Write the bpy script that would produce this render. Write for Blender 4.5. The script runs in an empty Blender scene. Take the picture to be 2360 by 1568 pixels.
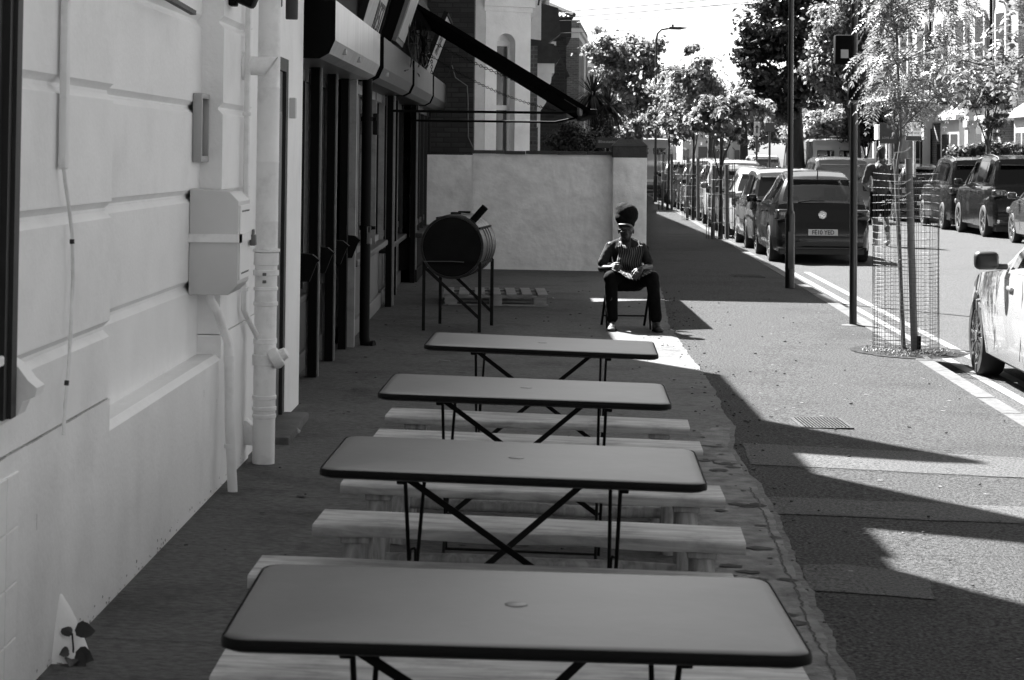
import bpy, bmesh, math, random
import numpy as np
from mathutils import Vector, Matrix, Euler, noise
D=bpy.data; S=bpy.context.scene; COL=S.collection
R=math.radians; PI=math.pi
random.seed(7); np.random.seed(7)
# ---------------------------------------------------------------- camera, world, sun, exposure
F=4700.0; W0=2360.0; H0=1568.0; PITCH=R(2.0); ROLL=0.010; CAMZ=1.70
PX0=1180.0; PY0=357.0-F*math.tan(PITCH)
cam=D.cameras.new('camera'); camo=D.objects.new('camera',cam); COL.objects.link(camo); S.camera=camo
cam.sensor_fit='HORIZONTAL'; cam.sensor_width=36; cam.lens=36*F/W0
cam.shift_y=-(H0/2-PY0)/W0
cam.clip_start=.05; cam.clip_end=4000
CM=Matrix.Rotation(PI/2,3,'X')
CM=Matrix.Rotation(PITCH,3,'X')@CM@Matrix.Rotation(ROLL,3,'Z')
camo.location=(0,0,CAMZ); camo.rotation_euler=CM.to_euler()
cam.dof.use_dof=True; cam.dof.focus_distance=20.0; cam.dof.aperture_fstop=13
SUN_EL=R(48); SUN_AZ=math.atan2(-.555,.83)      # azimuth from +Y towards +X
w=D.worlds.new('World'); S.world=w; w.use_nodes=True
nt=w.node_tree; nt.nodes.clear()
sky=nt.nodes.new('ShaderNodeTexSky'); sky.sky_type='NISHITA'; sky.sun_disc=False
sky.sun_elevation=SUN_EL; sky.sun_rotation=SUN_AZ; sky.air_density=.5; sky.dust_density=2.2; sky.ozone_density=1
hs=nt.nodes.new('ShaderNodeRGBToBW')   # black and white film
bg=nt.nodes.new('ShaderNodeBackground'); bg.inputs['Strength'].default_value=.05
wo=nt.nodes.new('ShaderNodeOutputWorld')
nt.links.new(sky.outputs[0],hs.inputs[0]); nt.links.new(hs.outputs[0],bg.inputs[0]); nt.links.new(bg.outputs[0],wo.inputs[0])
sl=D.lights.new('sun','SUN'); sl.energy=5.0; sl.angle=R(.5); sl.color=(1,1,1)
so=D.objects.new('sun',sl); COL.objects.link(so)
sdir=Vector((math.sin(SUN_AZ)*math.cos(SUN_EL),math.cos(SUN_AZ)*math.cos(SUN_EL),math.sin(SUN_EL)))
so.rotation_euler=sdir.to_track_quat('Z','Y').to_euler(); so.location=(-20,30,40)
S.view_settings.view_transform='Standard'; S.view_settings.look='None'; S.view_settings.gamma=1
S.view_settings.exposure=2.8
S.render.engine='CYCLES'
# ---------------------------------------------------------------- photograph pixel (2360 x 1568) -> ray -> point
def ray(px,py):
    d=CM@Vector(((px-PX0)/F,-(py-PY0)/F,-1.0)); return d
def at(px,py,Y):
    d=ray(px,py); t=Y/d.y; return Vector((d.x*t,Y,CAMZ+d.z*t))
def sst(a,b,x):
    t=min(1,max(0,(x-a)/(b-a))); return t*t*(3-2*t)
def slope(Y): return .022+(.008-.022)*sst(11,28,Y)
def kx(Y): return 3.10+.0345*Y if Y<95 else 3.10+.0345*95-(Y-95)*.02
def gz(X,Y): return -slope(Y)*max(-3,min(X,kx(Y)))
ROADZ=-.18
def gnd(px,py,road=False):
    d=ray(px,py); z=0
    for i in range(6):
        t=(z-CAMZ)/d.z; X=d.x*t; Y=d.y*t; z=ROADZ if road else gz(X,Y)
    return Vector((X,Y,z))
def wx(Y): return -1.56+.0125*Y          # face of the buildings on the left
def onwall(px,py,off=0):
    d=ray(px,py); Y=(1.56-off)/(-(d.x/d.y)+.0125); return at(px,py,Y)
# ---------------------------------------------------------------- materials
MATS={}
def mat(name,g=.5,rough=.7,var=0,vs=3,bump=0,bs=30,spec=.5,metal=0,coat=0,det=4,stretch=None,dirt=0,ds=1.2):
    if name in MATS: return MATS[name]
    m=D.materials.new(name); m.use_nodes=True; n=m.node_tree; b=n.nodes['Principled BSDF']
    b.inputs['Roughness'].default_value=rough; b.inputs['Specular IOR Level'].default_value=spec
    b.inputs['Metallic'].default_value=metal; b.inputs['Coat Weight'].default_value=coat; b.inputs['Coat Roughness'].default_value=.03
    b.inputs['Base Color'].default_value=(g,g,g,1)
    tc=n.nodes.new('ShaderNodeTexCoord'); mp=n.nodes.new('ShaderNodeMapping'); n.links.new(tc.outputs['Object'],mp.inputs[0])
    if stretch: mp.inputs['Scale'].default_value=stretch
    if var:
        t=n.nodes.new('ShaderNodeTexNoise'); t.inputs['Scale'].default_value=vs; t.inputs['Detail'].default_value=det; t.inputs['Roughness'].default_value=.6
        n.links.new(mp.outputs[0],t.inputs['Vector'])
        mr=n.nodes.new('ShaderNodeMapRange'); mr.inputs['From Min'].default_value=.3; mr.inputs['From Max'].default_value=.7
        mr.inputs['To Min'].default_value=g*(1-var); mr.inputs['To Max'].default_value=g*(1+var)
        n.links.new(t.outputs['Fac'],mr.inputs['Value']); out=mr.outputs[0]
        if dirt:
            t2=n.nodes.new('ShaderNodeTexNoise'); t2.inputs['Scale'].default_value=ds; t2.inputs['Detail'].default_value=6; t2.inputs['Roughness'].default_value=.7
            n.links.new(tc.outputs['Object'],t2.inputs['Vector'])
            m2=n.nodes.new('ShaderNodeMapRange'); m2.inputs['From Min'].default_value=.5; m2.inputs['From Max'].default_value=.72
            m2.inputs['To Min'].default_value=1; m2.inputs['To Max'].default_value=1-dirt
            n.links.new(t2.outputs['Fac'],m2.inputs['Value'])
            mu=n.nodes.new('ShaderNodeMath'); mu.operation='MULTIPLY'; n.links.new(out,mu.inputs[0]); n.links.new(m2.outputs[0],mu.inputs[1]); out=mu.outputs[0]
        n.links.new(out,b.inputs['Base Color'])
    if bump:
        t=n.nodes.new('ShaderNodeTexNoise'); t.inputs['Scale'].default_value=bs; t.inputs['Detail'].default_value=5
        n.links.new(mp.outputs[0],t.inputs['Vector'])
        bp=n.nodes.new('ShaderNodeBump'); bp.inputs['Strength'].default_value=bump; bp.inputs['Distance'].default_value=.02
        n.links.new(t.outputs['Fac'],bp.inputs['Height']); n.links.new(bp.outputs[0],b.inputs['Normal'])
    MATS[name]=m; return m
def brickmat(name,g,mortar,axis='x',var=.35,bw=.225,bh=.075,ms=.012,shift=0):
    m=D.materials.new(name); m.use_nodes=True; n=m.node_tree; b=n.nodes['Principled BSDF']; b.inputs['Roughness'].default_value=.85
    tc=n.nodes.new('ShaderNodeTexCoord'); sp=n.nodes.new('ShaderNodeSeparateXYZ'); cb=n.nodes.new('ShaderNodeCombineXYZ')
    n.links.new(tc.outputs['Object'],sp.inputs[0])
    ad=n.nodes.new('ShaderNodeMath'); ad.operation='ADD'
    if axis=='x': n.links.new(sp.outputs['X'],ad.inputs[0])
    elif axis=='y': n.links.new(sp.outputs['Y'],ad.inputs[0])
    else:
        n.links.new(sp.outputs['X'],ad.inputs[0]); n.links.new(sp.outputs['Y'],ad.inputs[1])
    if axis in 'xy': ad.inputs[1].default_value=shift
    n.links.new(ad.outputs[0],cb.inputs['X']); n.links.new(sp.outputs['Z'],cb.inputs['Y'])
    br=n.nodes.new('ShaderNodeTexBrick'); n.links.new(cb.outputs[0],br.inputs['Vector'])
    br.inputs['Scale'].default_value=1; br.inputs['Brick Width'].default_value=bw; br.inputs['Row Height'].default_value=bh
    br.inputs['Mortar Size'].default_value=ms; br.inputs['Mortar Smooth'].default_value=.3
    br.inputs['Color1'].default_value=(g*(1-var),)*3+(1,); br.inputs['Color2'].default_value=(g*(1+var),)*3+(1,); br.inputs['Mortar'].default_value=(mortar,)*3+(1,)
    t=n.nodes.new('ShaderNodeTexNoise'); t.inputs['Scale'].default_value=1.5; t.inputs['Detail'].default_value=7; n.links.new(tc.outputs['Object'],t.inputs['Vector'])
    mr=n.nodes.new('ShaderNodeMapRange'); mr.inputs['From Min'].default_value=.3; mr.inputs['From Max'].default_value=.7; mr.inputs['To Min'].default_value=.65; mr.inputs['To Max'].default_value=1.25
    n.links.new(t.outputs['Fac'],mr.inputs['Value'])
    mu=n.nodes.new('ShaderNodeVectorMath'); mu.operation='SCALE'; n.links.new(br.outputs['Color'],mu.inputs[0]); n.links.new(mr.outputs[0],mu.inputs['Scale'])
    n.links.new(mu.outputs[0],b.inputs['Base Color'])
    bp=n.nodes.new('ShaderNodeBump'); bp.inputs['Strength'].default_value=.6; bp.inputs['Distance'].default_value=.01; bp.invert=True
    n.links.new(br.outputs['Fac'],bp.inputs['Height']); n.links.new(bp.outputs[0],b.inputs['Normal'])
    return m
def leafmat(name,g,trans=.45,var=.5):
    m=D.materials.new(name); m.use_nodes=True; n=m.node_tree; n.nodes.clear()
    ge=n.nodes.new('ShaderNodeNewGeometry'); mr=n.nodes.new('ShaderNodeMapRange'); n.links.new(ge.outputs['Random Per Island'],mr.inputs['Value'])
    mr.inputs['To Min'].default_value=g*(1-var); mr.inputs['To Max'].default_value=g*(1+var)
    p=n.nodes.new('ShaderNodeBsdfPrincipled'); p.inputs['Roughness'].default_value=.45; n.links.new(mr.outputs[0],p.inputs['Base Color'])
    t=n.nodes.new('ShaderNodeBsdfTranslucent'); n.links.new(mr.outputs[0],t.inputs['Color'])
    mx=n.nodes.new('ShaderNodeMixShader'); mx.inputs[0].default_value=trans; o=n.nodes.new('ShaderNodeOutputMaterial')
    n.links.new(p.outputs[0],mx.inputs[1]); n.links.new(t.outputs[0],mx.inputs[2]); n.links.new(mx.outputs[0],o.inputs[0]); return m
def glassmat(name,tint=.35,fac=.5):
    m=D.materials.new(name); m.use_nodes=True; n=m.node_tree; n.nodes.clear()
    g=n.nodes.new('ShaderNodeBsdfGlossy'); g.inputs['Roughness'].default_value=.04; g.inputs['Color'].default_value=(.8,.8,.8,1)
    t=n.nodes.new('ShaderNodeBsdfTransparent'); t.inputs['Color'].default_value=(tint,)*3+(1,)
    fr=n.nodes.new('ShaderNodeFresnel'); fr.inputs[0].default_value=1.6
    mx=n.nodes.new('ShaderNodeMixShader'); o=n.nodes.new('ShaderNodeOutputMaterial')
    n.links.new(fr.outputs[0],mx.inputs[0]); n.links.new(t.outputs[0],mx.inputs[1]); n.links.new(g.outputs[0],mx.inputs[2]); n.links.new(mx.outputs[0],o.inputs[0]); return m
# ---------------------------------------------------------------- object helpers
def tag(o,label=None,cat=None,group=None,kind=None):
    if label: o['label']=label
    if cat: o['category']=cat
    if group: o['group']=group
    if kind: o['kind']=kind
    return o
def thing(name,loc,label,cat,group=None,rz=0,rot=None):
    o=D.objects.new(name,None); COL.objects.link(o); o.location=loc; o.rotation_euler=rot or (0,0,rz); o.empty_display_size=.1
    return tag(o,label,cat,group)
def dup(o,parent=None):
    c=o.copy(); COL.objects.link(c)
    if parent is not None:
        mpi=o.matrix_parent_inverse.copy(); c.parent=parent; c.matrix_parent_inverse=mpi
    for ch in list(o.children): dup(ch,c)
    return c
class MB:
    def __init__(s): s.v=[]; s.f=[]
    def add(s,vs,fs):
        k=len(s.v); s.v+= [tuple(v) for v in vs]; s.f+=[tuple(i+k for i in f) for f in fs]; return s
    def box(s,x0,x1,y0,y1,z0,z1,M=None):
        vs=[Vector(p) for p in ((x0,y0,z0),(x1,y0,z0),(x1,y1,z0),(x0,y1,z0),(x0,y0,z1),(x1,y0,z1),(x1,y1,z1),(x0,y1,z1))]
        if M is not None: vs=[M@v for v in vs]
        return s.add(vs,[(0,3,2,1),(4,5,6,7),(0,1,5,4),(1,2,6,5),(2,3,7,6),(3,0,4,7)])
    def rbox(s,c,size,r=.01,M=None,seg=2):   # bevelled box
        b=bmesh.new(); bmesh.ops.create_cube(b,size=1)
        for v in b.verts: v.co=Vector((v.co.x*size[0],v.co.y*size[1],v.co.z*size[2]))
        bmesh.ops.bevel(b,geom=b.edges[:]+b.verts[:],offset=r,segments=seg,profile=.5,affect='EDGES')
        T=Matrix.Translation(Vector(c)); 
        if M is not None: T=T@M.to_4x4()
        b.verts.index_update(); s.add([T@v.co for v in b.verts],[[v.index for v in f.verts] for f in b.faces]); b.free(); return s
    def tube(s,pts,r,n=8,caps=True):
        pts=[Vector(p) for p in pts]; rs=r if isinstance(r,(list,tuple)) else [r]*len(pts)
        k=len(s.v); prev=None
        for i,p in enumerate(pts):
            t=(pts[min(i+1,len(pts)-1)]-pts[max(i-1,0)]); 
            if t.length<1e-9: t=Vector((0,0,1))
            t.normalize()
            if prev is None:
                a=Vector((0,0,1)) if abs(t.z)<.9 else Vector((1,0,0)); u=t.cross(a).normalized()
            else: u=(prev-t*prev.dot(t)).normalized()
            prev=u; w_=t.cross(u)
            for j in range(n):
                an=2*PI*j/n; s.v.append(tuple(p+(u*math.cos(an)+w_*math.sin(an))*rs[i]))
        for i in range(len(pts)-1):
            for j in range(n):
                a=k+i*n+j; b=k+i*n+(j+1)%n; s.f.append((a,b,b+n,a+n))
        if caps: s.f.append(tuple(k+j for j in range(n))[::-1]); s.f.append(tuple(k+(len(pts)-1)*n+j for j in range(n)))
        return s
    def lathe(s,prof,c=(0,0,0),n=20,axis='z',caps=True,M=None):   # prof: (radius, height)
        k=len(s.v)
        for r,h in prof:
            for j in range(n):
                a=2*PI*j/n; p=(r*math.cos(a),r*math.sin(a),h)
                if axis=='x': p=(h,p[0],p[1])
                if axis=='y': p=(p[0],h,p[1])
                p=Vector(p)
                if M is not None: p=M@p
                s.v.append(tuple(p+Vector(c)))
        for i in range(len(prof)-1):
            for j in range(n):
                a=k+i*n+j; b=k+i*n+(j+1)%n; s.f.append((a,b,b+n,a+n))
        if caps: s.f.append(tuple(k+j for j in range(n))[::-1]); s.f.append(tuple(k+(len(prof)-1)*n+j for j in range(n)))
        return s
    def prism(s,poly,a,b,axis='z'):          # poly in the two other axes, extruded a..b
        def P(p,h): return {'z':(p[0],p[1],h),'y':(p[0],h,p[1]),'x':(h,p[0],p[1])}[axis]
        n=len(poly); s.add([P(p,a) for p in poly]+[P(p,b) for p in poly],[tuple(range(n))[::-1],tuple(range(n,2*n))]+[(i,(i+1)%n,n+(i+1)%n,n+i) for i in range(n)]); return s
    def bar(s,a,b,wd,th,up=(0,0,1)):         # flat bar between points
        a=Vector(a); b=Vector(b); t=(b-a).normalized(); u=t.cross(Vector(up))
        if u.length<1e-6: u=t.cross(Vector((0,1,0)))
        u.normalize(); v=u.cross(t); vs=[]
        for p in (a,b):
            for x,y in ((-1,-1),(1,-1),(1,1),(-1,1)): vs.append(p+u*x*wd/2+v*y*th/2)
        return s.add(vs,[(0,3,2,1),(4,5,6,7),(0,1,5,4),(1,2,6,5),(2,3,7,6),(3,0,4,7)])
    def grid(s,P):
        k=len(s.v); n=len(P); m=len(P[0])
        for row in P: s.v+=[tuple(p) for p in row]
        for i in range(n-1):
            for j in range(m-1): a=k+i*m+j; s.f.append((a,a+1,a+m+1,a+m))
        return s
    def split(s,name,mt,parent=None,smooth=False,ang=40,bevel=0):   # every loose piece becomes a part of its own
        n=len(s.v); p=list(range(n))
        def fd(i):
            while p[i]!=i: p[i]=p[p[i]]; i=p[i]
            return i
        for f in s.f:
            for i in f[1:]: p[fd(i)]=fd(f[0])
        g={}
        for f in s.f: g.setdefault(fd(f[0]),[]).append(f)
        o=None
        for fs in g.values():
            ids=sorted({i for f in fs for i in f}); mp={i:k for k,i in enumerate(ids)}; m=MB(); m.v=[s.v[i] for i in ids]; m.f=[tuple(mp[i] for i in f) for f in fs]; o=m.build(name,mt,parent,smooth,ang,True,bevel)
        return o
    def build(s,name,mt,parent=None,smooth=False,ang=40,recalc=True,bevel=0):
        me=D.meshes.new(name); me.from_pydata(s.v,[],s.f)
        if recalc or bevel:
            b=bmesh.new(); b.from_mesh(me)
            if recalc: bmesh.ops.recalc_face_normals(b,faces=b.faces[:])
            if bevel: bmesh.ops.bevel(b,geom=[e for e in b.edges if len(e.link_faces)==2 and e.calc_face_angle(0)>.5],offset=bevel,segments=2,profile=.5,affect='EDGES')
            b.to_mesh(me); b.free()
        if smooth or bevel:
            me.shade_smooth()
            me.set_sharp_from_angle(angle=R(ang))
        me.materials.append(mt if not isinstance(mt,str) else MATS[mt])
        o=D.objects.new(name,me); COL.objects.link(o)
        if parent is not None: o.parent=parent
        return o
def struct(o): o['kind']='structure'; return o
FONTS={}
def text(s,size,mt,parent,M,name='lettering',ext=.002,align='CENTER',xs=1.0,bold=0):
    c=D.curves.new('t','FONT'); c.body=s; c.size=size; c.align_x=align; c.align_y='CENTER'; c.extrude=ext; c.offset=bold
    o=D.objects.new('t',c); COL.objects.link(o); bpy.context.view_layer.update()
    me=D.meshes.new_from_object(o.evaluated_get(bpy.context.evaluated_depsgraph_get())); D.objects.remove(o); D.curves.remove(c)
    me.transform(Matrix.Diagonal((xs,1,1,1))); me.transform(M); me.materials.clear(); me.materials.append(mt); me.name=name
    q=D.objects.new(name,me); COL.objects.link(q); q.parent=parent; return q
def blob(name,parts,mt,parent,vox=.008,smooth=6,disp=0,ds=.05,remesh=True):
    mb=MB()
    for p in parts:
        if p[0]=='c':
            a,ra,b,rb=Vector(p[1]),p[2],Vector(p[3]),p[4]; ax=(b-a); L=ax.length; q=ax.normalized().to_track_quat('Z','Y').to_matrix()
            fl=p[5] if len(p)>5 else None
            prof=[]
            for i in range(5): t=-PI/2+i*PI/10; prof.append((max(.0002,ra*math.cos(t)),ra*math.sin(t)))
            for i in range(6): t=i*PI/10; prof.append((max(.0002,rb*math.cos(t)),L+rb*math.sin(t)))
            k=len(mb.v); mb.lathe(prof,a,14,M=q)
            if fl:
                for i in range(k,len(mb.v)):
                    v=Vector(mb.v[i]); c0=a; mb.v[i]=(c0.x+(v.x-c0.x)*fl[0],c0.y+(v.y-c0.y)*fl[1],v.z)
        else:
            c,rr=Vector(p[1]),p[2]; M=Euler(p[3]).to_matrix() if len(p)>3 else Matrix.Identity(3)
            prof=[(max(.0002,math.cos(-PI/2+i*PI/14)),math.sin(-PI/2+i*PI/14)) for i in range(15)]
            k=len(mb.v); mb.lathe(prof,(0,0,0),20)
            for i in range(k,len(mb.v)):
                v=mb.v[i]; mb.v[i]=tuple(M@Vector((v[0]*rr[0],v[1]*rr[1],v[2]*rr[2]))+c)
    o=mb.build(name,mt,parent)
    if remesh:
        m=o.modifiers.new('r','REMESH'); m.mode='VOXEL'; m.voxel_size=vox
        if smooth: m=o.modifiers.new('s','SMOOTH'); m.factor=.5; m.iterations=smooth
        bpy.context.view_layer.update()
        me=D.meshes.new_from_object(o.evaluated_get(bpy.context.evaluated_depsgraph_get())); o.modifiers.clear(); old=o.data; o.data=me; D.meshes.remove(old)
        if disp:
            me.calc_loop_triangles(); ns=[v.normal.copy() for v in me.vertices]
            for v,nn in zip(me.vertices,ns):
                q=Vector((v.co.x/ds,v.co.y/ds,v.co.z/(ds*1.7))); v.co+=nn*disp*(noise.noise(q)+.5*noise.noise(q*2.1))
        me.shade_smooth(); me.name=name
    return o
# ================================================================ materials used all over
mat('asphalt',.049,.95,.8,62,1,90,det=2,spec=.1,dirt=.35,ds=.7); mat('asphalt_road',.056,.9,.9,60,.8,80,det=3,dirt=.2,ds=.5,spec=.12); mat('asphalt_patch',.047,.9,.95,66,.9,90,det=3,spec=.3)
mat('asphalt_pale',.052,.9,.95,66,.9,90,det=3,spec=.3)
mat('concrete',.105,.85,.4,26,.6,60,det=9,dirt=.5,ds=1.3,spec=.15,stretch=(.9,1.5,1)); mat('concrete_pale',.14,.85,.4,9,.5,60,det=10,dirt=.55,ds=3,spec=.15)
mat('kerbstone',.085,.85,.3,14,.3,40,det=7,dirt=.3,ds=3,spec=.15); mat('crack',.02,.9); mat('joint',.05,.9); mat('roadpaint',.11,.7,.3,30,.2,60,dirt=.5,ds=6)
mat('earth',.03,.95,.8,25,.8,40,spec=.05); mat('ground',.05,.9,.3,.5,spec=.1)
mat('render_white',.86,.6,.05,2.2,.12,45,det=6,dirt=.12,ds=1.3); mat('render_white_side',.86,.6,.05,2,.12,45,dirt=.2,ds=2)
mat('wall_old_white',.86,.8,.16,2.2,.7,9,det=9,dirt=.18,ds=2.4); mat('coping',.05,.8,.3,6,.4,30)
mat('pipe_paint',.82,.45,.06,5,.08,40,dirt=.25,ds=4); mat('white_box',.56,.4,.04,3); mat('white_clean',.82,.5); mat('grey_plastic',.35,.4)
mat('black_paint',.003,.6,spec=.1); mat('black_matt',.003,.85,spec=.1); mat('dark_wood',.01,.6,.4,3,.2,20,stretch=(1,1,.2)); mat('door_brown',.10,.4,.25,4,.1,20,stretch=(4,4,.4))
mat('cream_paint',.26,.6,.15,6,.2,30,dirt=.4,ds=5); mat('grey_paint',.03,.6,.2,5,.2,25,dirt=.3,ds=3); mat('grey_light_paint',.14,.6,.15,4,.15,25,dirt=.3,ds=4)
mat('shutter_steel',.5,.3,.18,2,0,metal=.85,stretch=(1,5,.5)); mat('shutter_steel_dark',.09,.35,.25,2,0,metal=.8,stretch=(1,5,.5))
mat('sign_white',.35,.5,.2,5,dirt=.3,ds=4); mat('sign_black',.008,.5); mat('soot',.012,.8,.3,4,spec=.15)
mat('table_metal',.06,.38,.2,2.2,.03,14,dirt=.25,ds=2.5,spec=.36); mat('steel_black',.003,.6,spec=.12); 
mat('glass_dark',.012,.06,spec=.9); mat('glass_house',.06,.08,spec=.8); mat('frame_white',.7,.5); mat('slate',.03,.7,.3,8); mat('stucco_sun',.46,.7,.08,3,.1,30); mat('tile_roof',.22,.7,.3,8)
mat('stucco_white',.85,.7,.08,3,.15,30,dirt=.15,ds=1); mat('stone_dark',.07,.8,.35,5,.4,20,dirt=.4,ds=3)
mat('bark',.03,.9,.4,12,.6,25,stretch=(1,1,.25)); mat('bark_pale',.08,.9,.3,14,.5,25,stretch=(1,1,.25)); mat('stake_wood',.12,.8,.25,5,.2,20,stretch=(3,3,.2)); mat('pallet_wood',.24,.8,.3,5,.3,20,stretch=(1,1,3))
mat('wire_steel',.02,.6); mat('pole_black',.004,.3,coat=.15); mat('galv',.12,.5,.1,5)
def woodmat(name,g,axis_scale=(1.2,26,26)):
    m=mat(name,g,.7,.42,1,0,dirt=.35,ds=5,spec=.25); n=m.node_tree
    mp=[x for x in n.nodes if x.type=='MAPPING'][0]; mp.inputs['Scale'].default_value=axis_scale
    ns=[x for x in n.nodes if x.type=='TEX_NOISE'][0]; ns.inputs['Scale'].default_value=1.6; ns.inputs['Detail'].default_value=7; ns.inputs['Distortion'].default_value=.6
    return m
woodmat('bench_wood',.38,(2.2,15,15)); woodmat('bench_leg_wood',.30,(20,20,1.5))
BRICK_DARK=brickmat('brick_dark',.03,.04,'xy'); BRICK_MID=brickmat('brick_mid',.09,.15,'xy',.3); BRICK_SOOT=brickmat('brick_soot',.03,.018,'xy'); BRICK_PALE=brickmat('brick_pale',.2,.32,'xy',.12)
GLASS=glassmat('car_glass'); GLASSD=glassmat('car_glass_dark',.12)
# ================================================================ ground
g=MB(); g.add([(-900,-300,-.35),(900,-300,-.35),(900,2500,-.35),(-900,2500,-.35)],[(0,1,2,3)]); struct(g.build('ground','ground'))
def ylist(a,b,n,p=1.6): return [a+(b-a)*(i/n)**p for i in range(n+1)]
P=[]
for Y in ylist(-3,240,120,1.9): P.append([Vector((X,Y,gz(X,Y)-(0 if X>-2 else .0))) for X in [-14,-1.9]+[-1.9+(kx(Y)+1.9)*i/14 for i in range(1,15)]])
struct(MB().grid(P).build('pavement','asphalt'))
g=MB(); g.add([(2.6,-6,ROADZ),(14.3,-6,ROADZ),(15.4,70,ROADZ),(13,110,ROADZ),(9,240,ROADZ),(2.0,240,ROADZ),(6,95,ROADZ)],[(0,1,2,3,4,5,6)]); struct(g.build('road','asphalt_road'))
# kerb stones
g=MB(); Y=8.0; random.seed(3)
while Y<200:
    L=.9 if Y<60 else 4; a=Y+.008; b=Y+L-.008
    vs=[]
    for yy in (a,b):
        k=kx(yy); z=gz(k,yy)+random.uniform(-.003,.003)+.006; vs+=[(k-.15,yy,z),(k-.012,yy,z),(k,yy,z-.02),(k+.015,yy,ROADZ-.05),(k-.15,yy,ROADZ-.1)]
    g.add(vs,[(0,1,6,5),(1,2,7,6),(2,3,8,7),(4,0,5,9),(4,3,2,1,0),(5,6,7,8,9)]); Y+=L
struct(g.build('kerb','kerbstone'))
# double lines
g=MB()
for off in (.30,.56):
    P=[[Vector((kx(y)+off+dx,y,ROADZ+.004)) for dx in (0,.1)] for y in [9+i*.6 for i in range(42)]]; g.grid(P)
P=[[Vector((kx(y)+dx,y,ROADZ+.004)) for dx in (.05,.62)] for y in (9.0,9.1)]
struct(g.build('road_lines','roadpaint',recalc=False))
# forecourt slab
EDGE=sorted([(gnd(*p).y,gnd(*p).x) for p in ((1520,660),(1530,690),(1540,748),(1558,775),(1585,815),(1612,850),(1650,905),(1668,955),(1695,985),(1690,1035),(1722,1085),(1760,1130),(1805,1215),(1850,1330),(1905,1440),(1962,1560))]+[(6.0,1.06),(1.0,.9),(-3,.8),(30.0,1.98)])
EY=[e[0] for e in EDGE]; EX=[e[1] for e in EDGE]
def edge(Y): return float(np.interp(Y,EY,EX))+.02*noise.noise(Vector((Y*3,1,2)))+.012*noise.noise(Vector((Y*11,5,2)))
P=[]
for Y in ylist(-3,30.2,500,1.3):
    e=edge(Y); P.append([Vector((X,Y,gz(X,Y)+.008)) for X in [-1.9,-1.2,-.6,0,.5]+[e]]+[Vector((e+.004,Y,gz(e,Y)-.01))])
struct(MB().grid(P).build('forecourt','concrete'))
# paler worn strip along the edge of the slab, near part
P=[]
for i in range(170):
    Y=5.5+(13.2-5.5)*i/169; e=edge(Y)-.03; wd=.42*sst(13.2,10.5,-abs(Y-9)+12.0 if False else 13.2-(13.2-10.5)*min(1,(13.2-Y)/2.2))+.10*noise.noise(Vector((Y*2,9,0)))+.06*noise.noise(Vector((Y*9,9,0)))
    wd=(.06+.42*min(1,(13.2-Y)/2.5))+.12*noise.noise(Vector((Y*2,9,0)))+.07*noise.noise(Vector((Y*9,9,0)))
    P.append([Vector((e-max(.02,wd),Y,gz(e-.3,Y)+.011)),Vector((e,Y,gz(e,Y)+.011))])
struct(MB().grid(P).build('worn_concrete','concrete_pale',recalc=False))
# cracks and slab joints
g=MB()
def strip(a,b,wd,n=24,j=.01,dz=.012,mb=None):
    a=Vector(a); b=Vector(b); d=(b-a).normalized(); u=Vector((-d.y,d.x)); P=[]
    for i in range(n+1):
        t=i/n; c=a.lerp(b,t)+u*j*(noise.noise(Vector((a.x*7+t*9,a.y*3,0)))+.5*noise.noise(Vector((a.x*7+t*31,a.y*3,4)))); ww=wd*(.5+.7*abs(noise.noise(Vector((t*13,a.y,8)))))
        P.append([Vector((*(c-u*ww),gz(c.x,c.y)+dz)),Vector((*(c+u*ww),gz(c.x,c.y)+dz))])
    (mb or g).grid(P)
for Y in (7.0,9.55,10.1,12.6,15.6,19.0,23.0,26.5): strip((-1.45,Y),(edge(Y),Y-.06),.004 if Y<14 else .007,n=40,j=.02)
strip((-1.45,9.98),(1.2,9.8),.005,40,.03)
for i in range(12): # long crack by the slab edge
    y0=5.6+i*.42; strip((edge(y0)-.07,y0),(edge(y0+.44)-.07,y0+.44),.006,16,.014,.014)
for a,b in (((1.3,12.3),(3.6,12.0)),((1.3,11.5),(3.5,11.3)),((1.25,10.0),(3.4,9.9)),((1.55,14.5),(3.7,14.2)),((1.7,20.3),(2.9,20.5)),((1.2,9.0),(3,9.1))): strip(a,b,.005,40,.02,.006)
struct(g.build('ground_cracks','crack',recalc=False))
# dark flaked blotches on the slab, pale specks on the asphalt
def blotches(name,mt_,n,fx,dz,smin,smax,seed):
    random.seed(seed); m=MB()
    for i in range(n):
        X,Y=fx(); s_=random.uniform(smin,smax)**1.0; k=12; ph=random.random()*9; pts=[]
        for j in range(k): a=2*PI*j/k; r=s_*(.55+.8*abs(noise.noise(Vector((math.cos(a)*1.3+ph,math.sin(a)*1.3,ph))))*1.6); x_=X+r*math.cos(a)*1.3; y_=Y+r*math.sin(a); pts.append((x_,y_,gz(x_,y_)+dz))
        m.add(pts,[tuple(range(k))])
    return struct(m.build(name,mt_,recalc=False))
mat('slab_stain',.045,.9,.4,20,spec=.1); mat('pale_speck',.16,.9,.3,20,spec=.1)
def fx(): Y=random.uniform(6.2,12.5); return (edge(Y)-abs(random.gauss(.05,.32))-.06,Y)
blotches('slab_stains','slab_stain',70,fx,.0135,.008,.055,5)
def fx(): return (random.uniform(-1.2,.9),random.uniform(6,26))
blotches('slab_stains','slab_stain',60,fx,.0135,.006,.03,6)
def fx(): Y=random.uniform(6.5,30); return (random.uniform(edge(Y)+.1,kx(Y)-.2),Y)
blotches('gum_spots','pale_speck',120,fx,.0055,.004,.014,7)
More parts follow.
